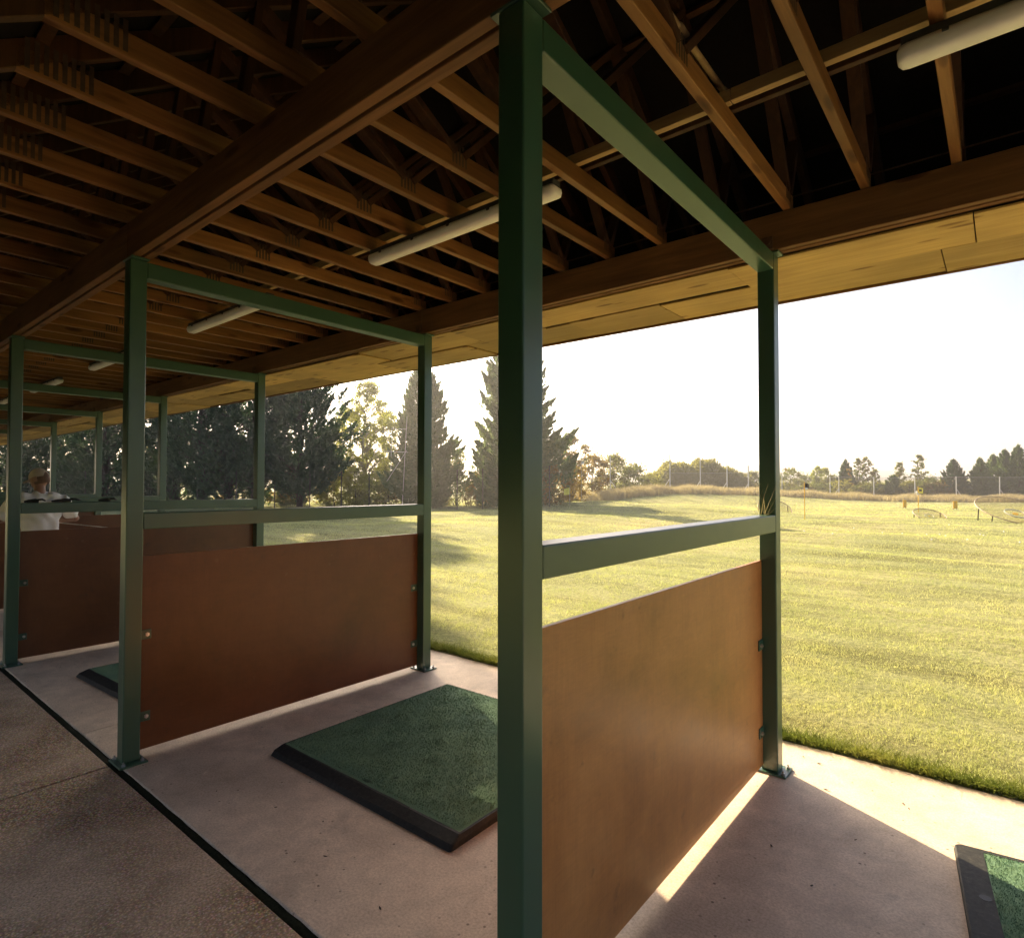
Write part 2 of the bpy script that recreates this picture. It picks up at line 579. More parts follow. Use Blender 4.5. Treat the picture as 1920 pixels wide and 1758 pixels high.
def height(x, y):
    x = np.asarray(x, float)
    y = np.asarray(y, float)
    z = np.zeros_like(x)
    for mx, my, h, sa, sb, an in MOUNDS:
        c, s = math.cos(an), math.sin(an)
        u = (x - mx) * c + (y - my) * s
        v = -(x - mx) * s + (y - my) * c
        z = z + h * np.exp(-(u / sa) ** 2 - (v / sb) ** 2)
    for bx, by, h in BANK:
        z = z + .55 * h * np.exp(-((x - bx) / 5.0) ** 2 - ((y - by) / 4.2) ** 2)
    near = np.clip((y - 4.6) / 4, 0, 1)
    z = z + near * (.030 * np.sin(x * .9 + 1.3 * np.sin(y * .31)) * np.sin(y * .8 + .7) + .02 * np.sin(x * .37 + y * 1.7))
    far = np.clip((y - 110) / 300, 0, 1)
    z = z + far * 6.0 * (1 + .4 * np.sin(x * .01))
    return np.where(y < 4.155, -0.16, z + 0.004)


def axis(parts):
    a = []
    for lo, hi, n in parts:
        a += list(np.linspace(lo, hi, n, endpoint=False))
    return np.array(a + [parts[-1][1]])


gx = axis([(-900, -150, 12), (-150, -60, 30), (-60, -20, 80), (-20, 14, 110), (14, 60, 30), (60, 900, 14)])
gy = np.concatenate([[-400, -200, -60, -20, -4, 4.15], axis([(4.16, 14, 60), (14, 70, 190), (70, 130, 40), (130, 900, 18)])])
GX, GY = np.meshgrid(gx, gy)
GZ = height(GX, GY)
nx, ny = len(gx), len(gy)
idx = np.arange(nx * ny).reshape(ny, nx)
quads = np.stack([idx[:-1, :-1], idx[:-1, 1:], idx[1:, 1:], idx[1:, :-1]], -1).reshape(-1, 4)
ground = np_mesh('ground', np.stack([GX, GY, GZ], -1).reshape(-1, 3), quads, LAWN, smooth=True)
tag(ground, kind='structure')

# a far wooded hill on the horizon
hv, hf = [], []
nn = 120
for i in range(nn + 1):
    a = R(-60 + 150 * i / nn)
    for j in range(5):
        rr = 520 + 60 * j
        hh = (15 + 6 * math.sin(i * .23) + 3 * math.sin(i * .71 + 1)) * math.sin(math.pi * j / 4) - 1 + random.uniform(-.8, .8) * (0 < j < 4)
        hv.append((-rr * math.sin(a), rr * math.cos(a), hh))
for i in range(nn):
    for j in range(4):
        k = i * 5 + j
        hf.append((k, k + 5, k + 6, k + 1))
tag(np_mesh('hills', np.array(hv), np.array(hf), HILLM), kind='structure')

# ------------------------------------------------------------------ concrete
def slab(name, x0, x1, y0, y1, mat, z1=0.0):
    b = MB().box(x0, x1, y0, y1, -0.15, z1, 0.006, 2)
    return tag(b.build(name, mat), kind='structure')


for x0, x1 in ((XL, -16.757), (-16.75, -10.757), (-10.75, -4.756), (-4.75, XR + 3)):
    slab('bay_floor_slab', x0, x1, 1.272, 4.15, SLAB)
for x0, x1 in ((XL, -16.085), (-16.075, -10.085), (-10.075, -4.09), (-4.078, XR + 3)):
    slab('walkway_floor_slab', x0, x1, -1.6, 1.228, WALK)
# mossy filler of the joint
n = 400
xs = np.linspace(XL, XR + 3, n)
V, Fq = [], []
for i, x in enumerate(xs):
    w = .004 * math.sin(x * 23) + random.uniform(-.004, .004)
    V += [(x, 1.227 - 0.0 * w, -.012 + random.uniform(-.003, .003)), (x, 1.249 + w, -.004 + random.uniform(-.004, .004)), (x, 1.273, -.010 + random.uniform(-.003, .003))]
for i in range(n - 1):
    k = 3 * i
    Fq += [(k, k + 3, k + 4, k + 1), (k + 1, k + 4, k + 5, k + 2)]
tag(np_mesh('floor_joint_moss', np.array(V), np.array(Fq), MOSS, smooth=True), kind='stuff', cat='moss', label='dark moss filling the long joint between the walkway and bay floor slabs')

# ------------------------------------------------------------------ bay dividers
ORD = ['nearest', 'second', 'third', 'fourth', 'fifth', 'sixth', 'seventh', 'eighth', 'ninth']


def make_divider():
    root = empty('bay_divider', (X1, YA, 0), 'green steel bay divider with brown panel, nearest the viewer, its tall post filling the middle', 'bay divider', 'green bay dividers along the range')
    D = YB - YA
    for yy in (0, D):
        p = MB().box(-H2, H2, yy - H2, yy + H2, 0.0121, ZTOP, .007, 3).build('post', GREEN, root)
        MB().box(-.095, .095, yy - .075, yy + .075, 0.0005, 0.012, .002).build('base_plate', GREEN, p)
        for sx in (-.074, .074):
            for sy in (-.05, .05):
                MB().tube([(sx, yy + sy, .0121), (sx, yy + sy, .022), (sx, yy + sy, .0221), (sx, yy + sy, .034)], [.011, .011, .005, .005], 6).build('anchor_bolt', STEEL, p)
        MB().box(-.075, .075, yy - .05, yy + .05, ZTOP + .0005, ZTOP + .012, .002).build('head_plate', GREEN, p)
    a, c = H2 + .0004, D - H2 - .0004
    MB().box(-H2 + .0007, H2 - .0007, a, c, 1.3865, 1.4851, .006, 3).build('middle_rail', GREEN, root)
    MB().box(-H2 + .0007, H2 - .0007, a, c, 2.9153, ZTOP - .0006, .006, 3).build('top_rail', GREEN, root)
    pan = MB().box(-.053, -.035, a - .0002, c + .0002, 0.036, 1.2186, .0012).build('panel', PANEL, root)
    for yy, sg in ((a, 1), (c, -1)):
        for zz in (.235, .735):
            y0, y1 = sorted((yy, yy + sg * .078))
            br = MB().box(-.0348, -.0268, y0, y1, zz - .030, zz + .030, .004, 2).build('bracket', GREEN, root)
            MB().disc((-.0266, yy + sg * .054, zz), .0125, (1, 0, 0), 6, .008).disc((-.0186, yy + sg * .054, zz), .006, (1, 0, 0), 6, .006).build('bolt', BOLT, br)
    # rusty angle cleat that ties the front post to the beam
    cl = MB().box(-.03, .052, D - H2 - .040, D - H2 - .0345, ZTOP + .0135, ZTOP + .085, .0015).box(-.03, .052, D - H2 - .034, D + .02, ZTOP + .0125, ZTOP + .0155, .0).build('cleat', RUST, root)
    MB().disc((.028, D - H2 - .040, ZTOP + .05), .014, (0, -1, 0), 6, .01).disc((-.005, D - H2 - .040, ZTOP + .055), .010, (0, -1, 0), 6, .008).build('bolt', RUST, cl)
    return root


div = make_divider()
for k in range(1, NBAY):
    d = copy_tree(div)
    d.location.x = X1 - BAY * k
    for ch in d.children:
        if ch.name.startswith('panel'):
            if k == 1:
                shaded_sheet = ch.data.copy()
                shaded_sheet.materials[0] = PANEL_SHADED
            ch.data = shaded_sheet
    if k == 1:
        d['label'] = 'green steel bay divider with brown panel coloured as in shade, standing left of the long green mat'
    elif k == 2:
        d['label'] = 'green steel bay divider whose middle rail crosses the back of the white-shirted golfer'
    else:
        d['label'] = ORD[k] + ' green bay divider counted from the camera, in the shaded far bays'

# ------------------------------------------------------------------ the shelter
sh = empty('shelter', (0, 0, 0), 'long open-fronted timber golf shelter with exposed pine roof trusses and plywood soffit', 'shelter')


def long_beam(name, y0, y1, z0, z1, gap):
    m = MB()
    ym = (y0 + y1) / 2
    cuts = [XL, -22.1, -16.06, -10.07, -4.07, XR]
    for a, b in zip(cuts, cuts[1:]):
        m.box(a + .002, b - .002, y0, ym - gap / 2, z0, z1, .003)
    cuts = [XL, -19.2, -13.1, -7.3, -1.05, XR]
    for a, b in zip(cuts, cuts[1:]):
        m.box(a + .002, b - .002, ym + gap / 2, y1, z0 - .004, z1, .003)
    return m.build(name, BEAM, sh)


long_beam('back_beam', 1.278, 1.382, 3.030, 3.246, .010)
long_beam('front_beam', 3.632, 3.722, 3.031, 3.246, .006)

SL = 0.672                          # roof slope
YH, ZH = 0.52, 3.25                 # the heel where rafter and bottom chord meet
YE, ZE = 4.70, 3.10                 # front eave
YR = (ZE - ZH + SL * (YE + YH)) / (2 * SL)
ZR = ZH + SL * (YR - YH)


def make_truss(x):
    t = bpy.data.objects.new('roof_truss', None)
    COL.objects.link(t)
    t.parent = sh
    t.location = (x, 0, 0)
    w = .042
    MB().box(-w / 2, w / 2, YH, 3.70, 3.2505, 3.2505 + .092, .003).build('bottom_chord', CHORD, t)
    yb = -1.15
    MB().bar((0, yb, ZH + SL * (yb - YH) + .055), (0, YR, ZR + .055), w, .095, .003).build('rafter', WEBW, t)
    MB().bar((0, YR, ZR + .055), (0, YE, ZE + .055), w, .095, .003).build('rafter', WEBW, t)
    yw = 2.13
    for (ya, za, yb2, zb2) in ((yw - .03, 3.33, 1.28, ZH + SL * (1.28 - YH) + .02), (yw + .03, 3.33, YR + .55, ZE + SL * (YE - YR - .55) + .02),
                               (3.60, 3.34, YR + .55, ZE + SL * (YE - YR - .55) + .02), (3.64, 3.34, 3.80, ZE + SL * (YE - 3.80) + .02),
                               (1.22, 3.34, 1.28, ZH + SL * (1.28 - YH) + .02)):
        MB().bar((0, ya, za), (0, yb2, zb2), w - .006, .062, .002, (1, 0, 0)).build('web', WEBW, t)
    for yc, zc, ln, ht in ((yw, 3.325, .115, .105), (3.60, 3.33, .10, .09), (.66, 3.325, .24, .12)):
        for sx in (-1, 1):
            m = MB()
            # pressed nail plate: strips with slots between
            ns = 5 if ln < .2 else 8
            for i in range(ns):
                yy = yc - ln / 2 + ln * (i + .5) / ns
                m.box(sx * (w / 2 + .0006) - .0005, sx * (w / 2 + .0006) + .0005, yy - ln / ns * .28, yy + ln / ns * .28, zc - ht / 2, zc + ht / 2)
            m.build('nail_plate', PLATE, t)
    return t


SP = 0.3937
X0T = -0.152
tr = make_truss(X0T)
k = 1
while X0T - SP * k > XL + .1:
    c = copy_tree(tr, sh)
    c.location.x = X0T - SP * k
    k += 1
for k in range(1, 9):
    c = copy_tree(tr, sh)
    c.location.x = X0T + SP * k

# roof lining and battens above the rafters
m = MB()
t = .115
for (ya, za, yb2, zb2) in ((-1.2, ZH + SL * (-1.2 - YH), YR, ZR), (YR, ZR, YE + .03, ZE - SL * .03)):
    m.quad((XL, ya, za + t), (XR, ya, za + t), (XR, yb2, zb2 + t), (XL, yb2, zb2 + t))
    m.quad((XL, ya, za + t + .05), (XR, ya, za + t + .05), (XR, yb2, zb2 + t + .05), (XL, yb2, zb2 + t + .05))
m.build('roof_covering', ROOFM, sh)
for i in range(9):
    y = -1.0 + i * .40
    if y < YR - .05:
        z = ZH + SL * (y - YH) + t - .018
        MB().box(XL + .01, XR - .01, y - .022, y + .022, z - .012, z + .010).build('batten', WEBW, sh)
for i in range(5):
    y = YR + .2 + i * .42
    if y < 4.5:
        z = ZE + SL * (YE - y) + t - .018
        MB().box(XL + .01, XR - .01, y - .022, y + .022, z - .012, z + .010).build('batten', WEBW, sh)
# pale binder laid over the bottom chords
MB().box(XL + .02, -5.4, 2.595, 2.632, 3.344, 3.40, .002).box(-5.396, -.9, 2.597, 2.634, 3.344, 3.40, .002).box(-.896, XR - .05, 2.596, 2.633, 3.344, 3.40, .002).build('binder', BIND, sh)
MB().box(XL + .02, XR - .05, 2.668, 2.70, 3.344, 3.42, .002).build('binder', WEBW, sh)
# soffit sheets
ZS = 3.016
rows = [(3.728, 4.175), (4.182, 4.642)]
for r, (y0, y1) in enumerate(rows):
    x = XR - .05 - r * .55
    first = True
    pat = ([1.35, 1.22, .62, 1.22, 1.6, .8], [1.5, 1.22, 1.9, .75, 1.22])[r]
    i = 0
    while x > XL + .05:
        L = pat[i % len(pat)] * (1 + .1 * math.sin(i * 2.1 + r))
        xe = max(x - L, XL + .01)
        dz = (0, -.009, .0, .004, -.006)[(i * 3 + r) % 5]
        ex = (.0, .05, -.06, .0, .03, -.03)[(i * 5 + r * 2) % 6]
        if r == 0:
            MB().box(xe + .003, x - .003, y0, y1 + min(ex, .0), ZS + dz, ZS + dz + .012, .001).build('soffit_board', PLY, sh)
        else:
            MB().box(xe + .003, x - .003, y0 + min(ex, 0.0), y1, ZS + dz + .0007, ZS + dz + .0125, .001).build('soffit_board', PLY, sh)
        x = xe
        i += 1
MB().box(XL, XR, 3.724, 4.645, ZS + .0305, ZS + .045).build('soffit_backing', WALLM, sh)
MB().box(XL, XR, 4.648, 4.672, 3.003, 3.24, .003).build('fascia', BEAM, sh)
# unseen boarded back behind the viewer, gap below shaped to light the floor
wb = MB()
for i in range(int((XR - XL) / .2)):
    wb.box(XL + i * .2 + .002, XL + i * .2 + .197, -1.10, -1.08, 1.45, ZH + SL * (-1.08 - YH) - .01)
wb.box(XL, XR, -1.125, -1.102, 1.46, ZH + SL * (-1.1 - YH) - .02)
wb.build('unseen_back_wall', WALLM, sh)
# posts that carry the back eave, behind the viewer
for k in range(10):
    x = X1 - 3.0 * k + 3.0
    MB().box(x - .05, x + .05, -1.02, -.92, 0.001, ZH + SL * (-1.02 - YH) - .002, .004).build('back_post', BEAM, sh)

# ------------------------------------------------------------------ lights and pipes under the roof
L0 = empty('strip_light', (-0.257, 2.515, 3.25), 'long white tube light at the upper right corner, its blunt end in view', 'strip light', 'tube lights under the trusses')
LEN = 1.53
m = MB()
m.box(0, LEN, -.035, .035, -.035, -.001, .004).build('gear_tray', GREYP, L0)
m = MB()
prof = [(-.046, -.037), (.046, -.037), (.05, -.055), (.042, -.083), (.022, -.093), (-.022, -.093), (-.042, -.083), (-.05, -.055)]
rings = []
for x, s in ((-.012, .55), (.0, .92), (.02, 1.0), (LEN - .02, 1.0), (LEN, .92), (LEN + .012, .55)):
    rings.append([m.bm.verts.new((x, y * s, -.064 + (z + .064) * s)) for y, z in prof])
for a, b in zip(rings, rings[1:]):
    for i in range(8):
        m.bm.faces.new((a[i], a[(i + 1) % 8], b[(i + 1) % 8], b[i]))
m.bm.faces.new(rings[0])
m.bm.faces.new(rings[-1][::-1])
m.build('diffuser', DIFF, L0, True)
for q in range(5):
    MB().box(.12 + q * .32, .14 + q * .32, -.054, .054, -.052, -.036, .002).build('clip', GREYP, L0)
LT = ['', 'white tube light passing behind the tall near post, hung from the trusses', 'white tube light seen through the frame of the second divider',
      'short looking white tube light seen through the third divider', 'fourth far white tube light in the dark shelter', 'fifth far white tube light in the dark shelter',
      'sixth far white tube light in the dark shelter', 'seventh far white tube light in the dark shelter']
for k in range(1, 8):
    c = copy_tree(L0)
    c.location.x = (-0.257, -3.30, -6.20, -9.25)[k] if k < 4 else -9.25 - 3.0 * (k - 3)
    c['label'] = LT[k]


def pipe(x, label):
    m = MB().tube([(0, 0, 0), (0, .95, 0)], .0135, 10).tube([(0, .44, 0), (0, .51, 0)], .019, 10).tube([(0, .93, 0), (0, .965, 0)], .018, 10)
    o = m.build('conduit_pipe', BIND, None, True)
    o.location = (x, 1.74, 3.452)
    tag(o, label, 'pipe', 'conduit pipes above the trusses')


pipe(-.955, 'thin pale conduit pipe lying over the trusses right of the near green rail')
pipe(-3.955, 'thin pale conduit pipe over the trusses behind the second divider')
o = MB().tube([(XL + .1, 3.75, 3.366), (-9, 3.75, 3.362), (-4, 3.75, 3.366), (XR - .1, 3.75, 3.364)], .005, 6).build('cable', RUST)
tag(o, 'thin brown cable strung along behind the front beam', 'cable')

# ------------------------------------------------------------------ mats
def rect_mat(name, x, y, rz, W, L, hgt, bev, inset, label, front, mt=RUB):
    """rubber base with sloping rim and a turf top; local x width, y length, origin at the near left corner"""
    root = empty(name, (x, y, 0), label, 'mat', 'practice mats in the bays', R(rz))
    m = MB()
    b0 = [(0, 0), (W, 0), (W, L), (0, L)]
    fb, sb = front, bev

    def rr(x0, y0, x1, y1, z, r, seg=4):
        out = []
        for cx, cy, a0 in ((x1 - r, y0 + r, -90), (x1 - r, y1 - r, 0), (x0 + r, y1 - r, 90), (x0 + r, y0 + r, 180)):
            for s in range(seg + 1):
                a = R(a0 + 90 * s / seg)
                out.append((cx + r * math.cos(a), cy + r * math.sin(a), z))
        return out
    rings = [rr(0, 0, W, L, .001, .02), rr(sb * .2, fb * .25, W - sb * .2, L - sb * .3, hgt * .55, .02), rr(sb, fb, W - sb, L - sb, hgt, .012),
             rr(sb + inset, fb + inset, W - sb - inset, L - sb - inset, hgt + .0005, .006)]
    vr = [[m.bm.verts.new(p) for p in r] for r in rings]
    nn = len(vr[0])
    for a, b in zip(vr, vr[1:]):
        for i in range(nn):
            m.bm.faces.new((a[i], a[(i + 1) % nn], b[(i + 1) % nn], b[i]))
    m.bm.faces.new(vr[0][::-1])
    m.build('rubber_base', mt, root)
    x0, x1, y0, y1 = sb + inset, W - sb - inset, fb + inset, L - sb - inset
    # turf top: slightly cushioned surface with fibre tufts
    nx_, ny_ = 40, 40
    U, Vv = np.meshgrid(np.linspace(x0, x1, nx_), np.linspace(y0, y1, ny_))
    e = np.minimum.reduce([U - x0, x1 - U, Vv - y0, y1 - Vv])
    Z = hgt + .001 + .006 * np.clip(e / .02, 0, 1) + .0012 * np.sin(U * 19) * np.sin(Vv * 17)
    idx = np.arange(nx_ * ny_).reshape(ny_, nx_)
    q = np.stack([idx[:-1, :-1], idx[:-1, 1:], idx[1:, 1:], idx[1:, :-1]], -1).reshape(-1, 4)
    tf = np_mesh('turf', np.stack([U, Vv, Z], -1).reshape(-1, 3), q, TURF, root, True)
    return root, tf


def turf_fibres(tf, x0, x1, y0, y1, z, dens, parent):
    n = int((x1 - x0) * (y1 - y0) * dens)
    p = np.stack([rng.uniform(x0, x1, n), rng.uniform(y0, y1, n), np.full(n, z)], -1)
    a = rng.uniform(0, 2 * math.pi, n)
    h = rng.uniform(.004, .011, n)
    wv = np.stack([np.cos(a), np.sin(a), 0 * a], -1) * .0016
    lean = np.stack([rng.normal(0, .5, n), rng.normal(0, .5, n), np.ones(n)], -1) * h[:, None]
    V = np.stack([p - wv, p + wv, p + lean], 1).reshape(-1, 3)
    return np_mesh('turf_fibre', V, np.arange(3 * n).reshape(-1, 3), TURF, parent)


m1, t1 = rect_mat('tee_mat', -3.49, 1.905, .6, 1.55, 1.53, .046, .012, .012, 'large green turf mat with thick black edge, left of the tall near post', .075)
turf_fibres(t1, .03, 1.52, .1, 1.50, .052, 26000, t1)
m0, t0 = rect_mat('tee_mat', -6.20, 1.60, 3.0, 1.55, 1.53, .046, .012, .012, 'green turf mat behind the base of the second divider, only its dark corner showing', .085)
turf_fibres(t0, .03, 1.52, .1, 1.50, .052, 6000, t0)
# the mat in the right hand corner: flat rubber surround, tee hole, rotated a little
m2 = empty('tee_mat', (-.195, 3.436, 0), 'green turf mat with wide rubber surround, cut by the lower right corner', 'mat', 'practice mats in the bays', R(7.0))
mb = MB()
W, L, hg, bw = 1.5, 1.5, .022, .105


def ring2(pts, z):
    return [mb.bm.verts.new((x, y, z)) for x, y in pts]


def rrect(x0, y0, x1, y1, r, seg=5):
    out = []
    for cx, cy, a0 in ((x1 - r, y0 + r, -90), (x1 - r, y1 - r, 0), (x0 + r, y1 - r, 90), (x0 + r, y0 + r, 180)):
        for s in range(seg + 1):
            a = R(a0 + 90 * s / seg)
            out.append((cx + r * math.cos(a), cy + r * math.sin(a)))
    return out


rs = [ring2(rrect(0, -L, W, 0, .03), .001), ring2(rrect(.003, -L + .003, W - .003, -.003, .03), hg - .004), ring2(rrect(.008, -L + .008, W - .008, -.008, .028), hg),
      ring2(rrect(bw, -L + .03, W - bw, -.032, .006), hg), ring2(rrect(bw, -L + .03, W - bw, -.032, .006), hg - .006)]
for a, b in zip(rs, rs[1:]):
    for i in range(len(a)):
        mb.bm.faces.new((a[i], a[(i + 1) % len(a)], b[(i + 1) % len(a)], b[i]))
mb.bm.faces.new(rs[0][::-1])
mb.build('rubber_surround', RUB, m2)
nx_ = 30
U, Vv = np.meshgrid(np.linspace(bw, W - bw, nx_), np.linspace(-L + .03, -.032, nx_))
q = np.arange(nx_ * nx_).reshape(nx_, nx_)
q = np.stack([q[:-1, :-1], q[:-1, 1:], q[1:, 1:], q[1:, :-1]], -1).reshape(-1, 4)
t2 = np_mesh('turf', np.stack([U, Vv, np.full_like(U, hg - .001) + .002 * np.sin(U * 13) * np.sin(Vv * 15)], -1).reshape(-1, 3), q, TURF, m2, True)
turf_fibres(t2, bw, W - bw, -L + .03, -.032, hg, 26000, t2)
mb = MB().tube([(.075, -.40, hg - .002), (.075, -.40, hg + .0008)], .021, 16)
th = mb.build('tee_hole', GRIP, m2)
# ------------------------------------------------------------------ small things on the slab
def leaf_bm(s):
    m = MB()
    pts = [(-.5, 0, .05), (-.2, .28, .12), (.2, .24, .10), (.5, 0, .2), (.2, -.22, .14), (-.2, -.26, .06)]
    c = m.bm.verts.new((0, 0, .02))
    vs = [m.bm.verts.new(p) for p in pts]
    for i in range(6):
        m.bm.faces.new((c, vs[i], vs[(i + 1) % 6]))
    m.bm.transform(Matrix.Scale(s, 4))
    return m


lf = None
for i, (x, y, s) in enumerate(((-.96, 3.97, .022), (-.86, 3.93, .03), (-.76, 3.62, .03), (-.42, 3.72, .024), (-.39, 3.68, .018), (-.63, 2.72, .024), (-.84, 2.9, .02), (-.55, 3.2, .018), (-.5, 2.35, .03),
                               (-2.9, 1.62, .022), (-2.6, 1.7, .02), (-2.35, 1.55, .024), (-3.0, 2.0, .016), (-1.9, 1.5, .022), (-3.3, 1.5, .014), (-2.2, 1.42, .016))):
    if lf is None:
        lf = leaf_bm(1).build('fallen_leaf', DEAD)
        o = lf
    else:
        o = lf.copy()
        COL.objects.link(o)
    o.location = (x, y, .001)
    o.scale = (s, s * .7, s)
    o.rotation_euler = (0, 0, random.uniform(0, 6.28))
    tag(o, 'tiny dark curled leaf fragment on the concrete bay floor', 'leaf', 'leaf crumbs on the bay floor')

# dried weeds caught on the near middle rail by the front post
V, Fc = [], []
for i in range(22):
    b = Vector((X1 + random.uniform(-.03, .03), YB - H2 - random.uniform(.01, .16), 1.486))
    d = Vector((random.gauss(0, .5), random.gauss(.1, .45), 1)).normalized() * random.uniform(.05, .24) * (1 if i % 3 else 1.4)
    w = Vector((random.gauss(0, 1), random.gauss(0, 1), 0)).normalized() * .0008
    k = len(V)
    mid = b + d * .55
    tip = b + d + Vector((random.gauss(0, .02), random.gauss(0, .02), -.012))
    V += [b - w, b + w, mid + w, mid - w, tip + w * .6, tip - w * .6]
    Fc += [(k, k + 1, k + 2, k + 3), (k + 3, k + 2, k + 4, k + 5)]
o = np_mesh('dried_weed_tuft', np.array([tuple(v) for v in V]), np.array(Fc), DRY)
tag(o, 'wispy tuft of dried weeds caught on the near middle rail beside the front post', 'dried weeds')

# ------------------------------------------------------------------ grass blades
def blades(name, P, hgt, wid, mat, lean=.55, label=None):
    n = len(P)
    a = rng.uniform(0, 2 * math.pi, n)
    wv = np.stack([np.cos(a), np.sin(a), 0 * a], -1) * (wid * rng.uniform(.6, 1.3, n))[:, None]
    h = hgt * rng.uniform(.45, 1.35, n)
    lx, ly = rng.normal(0, lean, n), rng.normal(0, lean, n)
    mid = P + np.stack([lx * .35, ly * .35, np.full(n, .55)], -1) * h[:, None]
    tip = P + np.stack([lx, ly, np.full(n, .95)], -1) * h[:, None]
    V = np.stack([P - wv, P + wv, mid + wv * .7, mid - wv * .7, tip], 1).reshape(-1, 3)
    k = np.arange(n)[:, None] * 5
    T = np.concatenate([k + [[0, 1, 2]], k + [[0, 2, 3]], k + [[3, 2, 4]]], 0)
    o = np_mesh(name, V, T, mat)
    return tag(o, label, 'grass', None, 'stuff')


def fan(d0, d1, n, a0=-4.0, a1=64.0):
    """random lawn points between two distances in the sector the shelter front opens to"""
    d = np.sqrt(rng.uniform(d0 * d0, d1 * d1, n))
    a = np.radians(rng.uniform(a0, a1, n))
    x, y = -d * np.sin(a), d * np.cos(a)
    k = y > 4.17
    return x[k], y[k]


n = 620000
d = 3.8 * (64 / 3.8) ** (rng.uniform(0, 1, n) ** 1.25)          # density falls smoothly with distance
an = np.radians(rng.uniform(-5, 66, n))
x, y = -d * np.sin(an), d * np.cos(an)
f = np.sin(x * 5.1 + 1.7 * np.sin(y * 3.3)) * np.sin(y * 6.3 + 1.3 * np.sin(x * 4.1))
f2 = np.sin(x * .9 + 2.1 * np.sin(y * .7)) * np.sin(y * 1.4 + 1.9 * np.sin(x * .5))
keep = (y > 4.17) & (rng.uniform(-2.6, .9, n) < f + .5 * f2)
x, y, f, d = x[keep], y[keep], f[keep], d[keep]
PXY, HH, WW = (x, y), (.019 + .0009 * d) * (1 + .3 * f), .0005 + .00026 * d
blades('lawn_grass', np.stack([x, y, height(x, y) - .004], -1), HH, WW, BLADE, .75, 'short sunlit yellow green lawn grass in front of the bays')
n = 26000
x = rng.uniform(-9, 1.2, n)
y = 4.165 + np.abs(rng.normal(0, .055, n)) - .01 + .012 * np.sin(x * 7)
blades('edge_grass', np.stack([x, np.maximum(y, 4.157), np.full(n, -.01)], -1), np.full(n, .075), np.full(n, .0026), EDGEB, .8, 'longer darker grass fringe hanging over the edge of the concrete')

# dry grass on the bank
pts = []
line = [(1010, 46, .0), (1090, 49, .1), (1150, 51, .3), (1240, 55, .5), (1330, 57, .5), (1420, 59, .4), (1500, 60, .3), (1600, 60.5, .1), (1700, 61, 0), (1800, 61, 0), (1960, 61, 0)]
for (pa, da, _), (pb, db, _) in zip(line, line[1:]):
    n = int((pb - pa) * 95)
    tt = rng.uniform(0, 1, n)
    dd = da + (db - da) * tt + rng.normal(0, .9, n)
    pp = pa + (pb - pa) * tt
    lat = (pp - 959.8) / F_PX * dd
    pts.append(np.stack([lat * math.cos(YAW) - dd * math.sin(YAW), lat * math.sin(YAW) + dd * math.cos(YAW)], -1))
P = np.concatenate(pts)
cl = .55 + .45 * np.sin(P[:, 0] * 1.3 + 2 * np.sin(P[:, 1] * .7)) * np.sin(P[:, 1] * 1.1)
blades('dry_grass', np.stack([P[:, 0], P[:, 1], height(P[:, 0], P[:, 1])], -1), .38 + .42 * np.clip(cl, 0, 1), np.full(len(P), .016), DRY, .4, 'pinkish brown dry long grass along the bank at the end of the field')

# ------------------------------------------------------------------ trees
def sprays(C, D, L, W):
    """leaf shaped quads: centres C, directions D, length L, width W"""
    n = len(C)
    D = D / np.linalg.norm(D, axis=1, keepdims=True)
    r = rng.normal(0, 1, (n, 3))
    w = np.cross(D, r)
    w /= np.linalg.norm(w, axis=1, keepdims=True) + 1e-9
    w = w * W[:, None]
    a = C - D * L[:, None] * .5
    b = C + D * L[:, None] * .5
    m1_ = C - D * L[:, None] * .05
    return np.stack([a, m1_ + w, b, m1_ - w], 1).reshape(-1, 3), np.arange(4 * n).reshape(-1, 4)


def limb_mesh(name, segs, mat, parent):
    m = MB()
    for pts, rs in segs:
        m.tube(pts, rs, 6)
    return m.build(name, mat, parent, True)


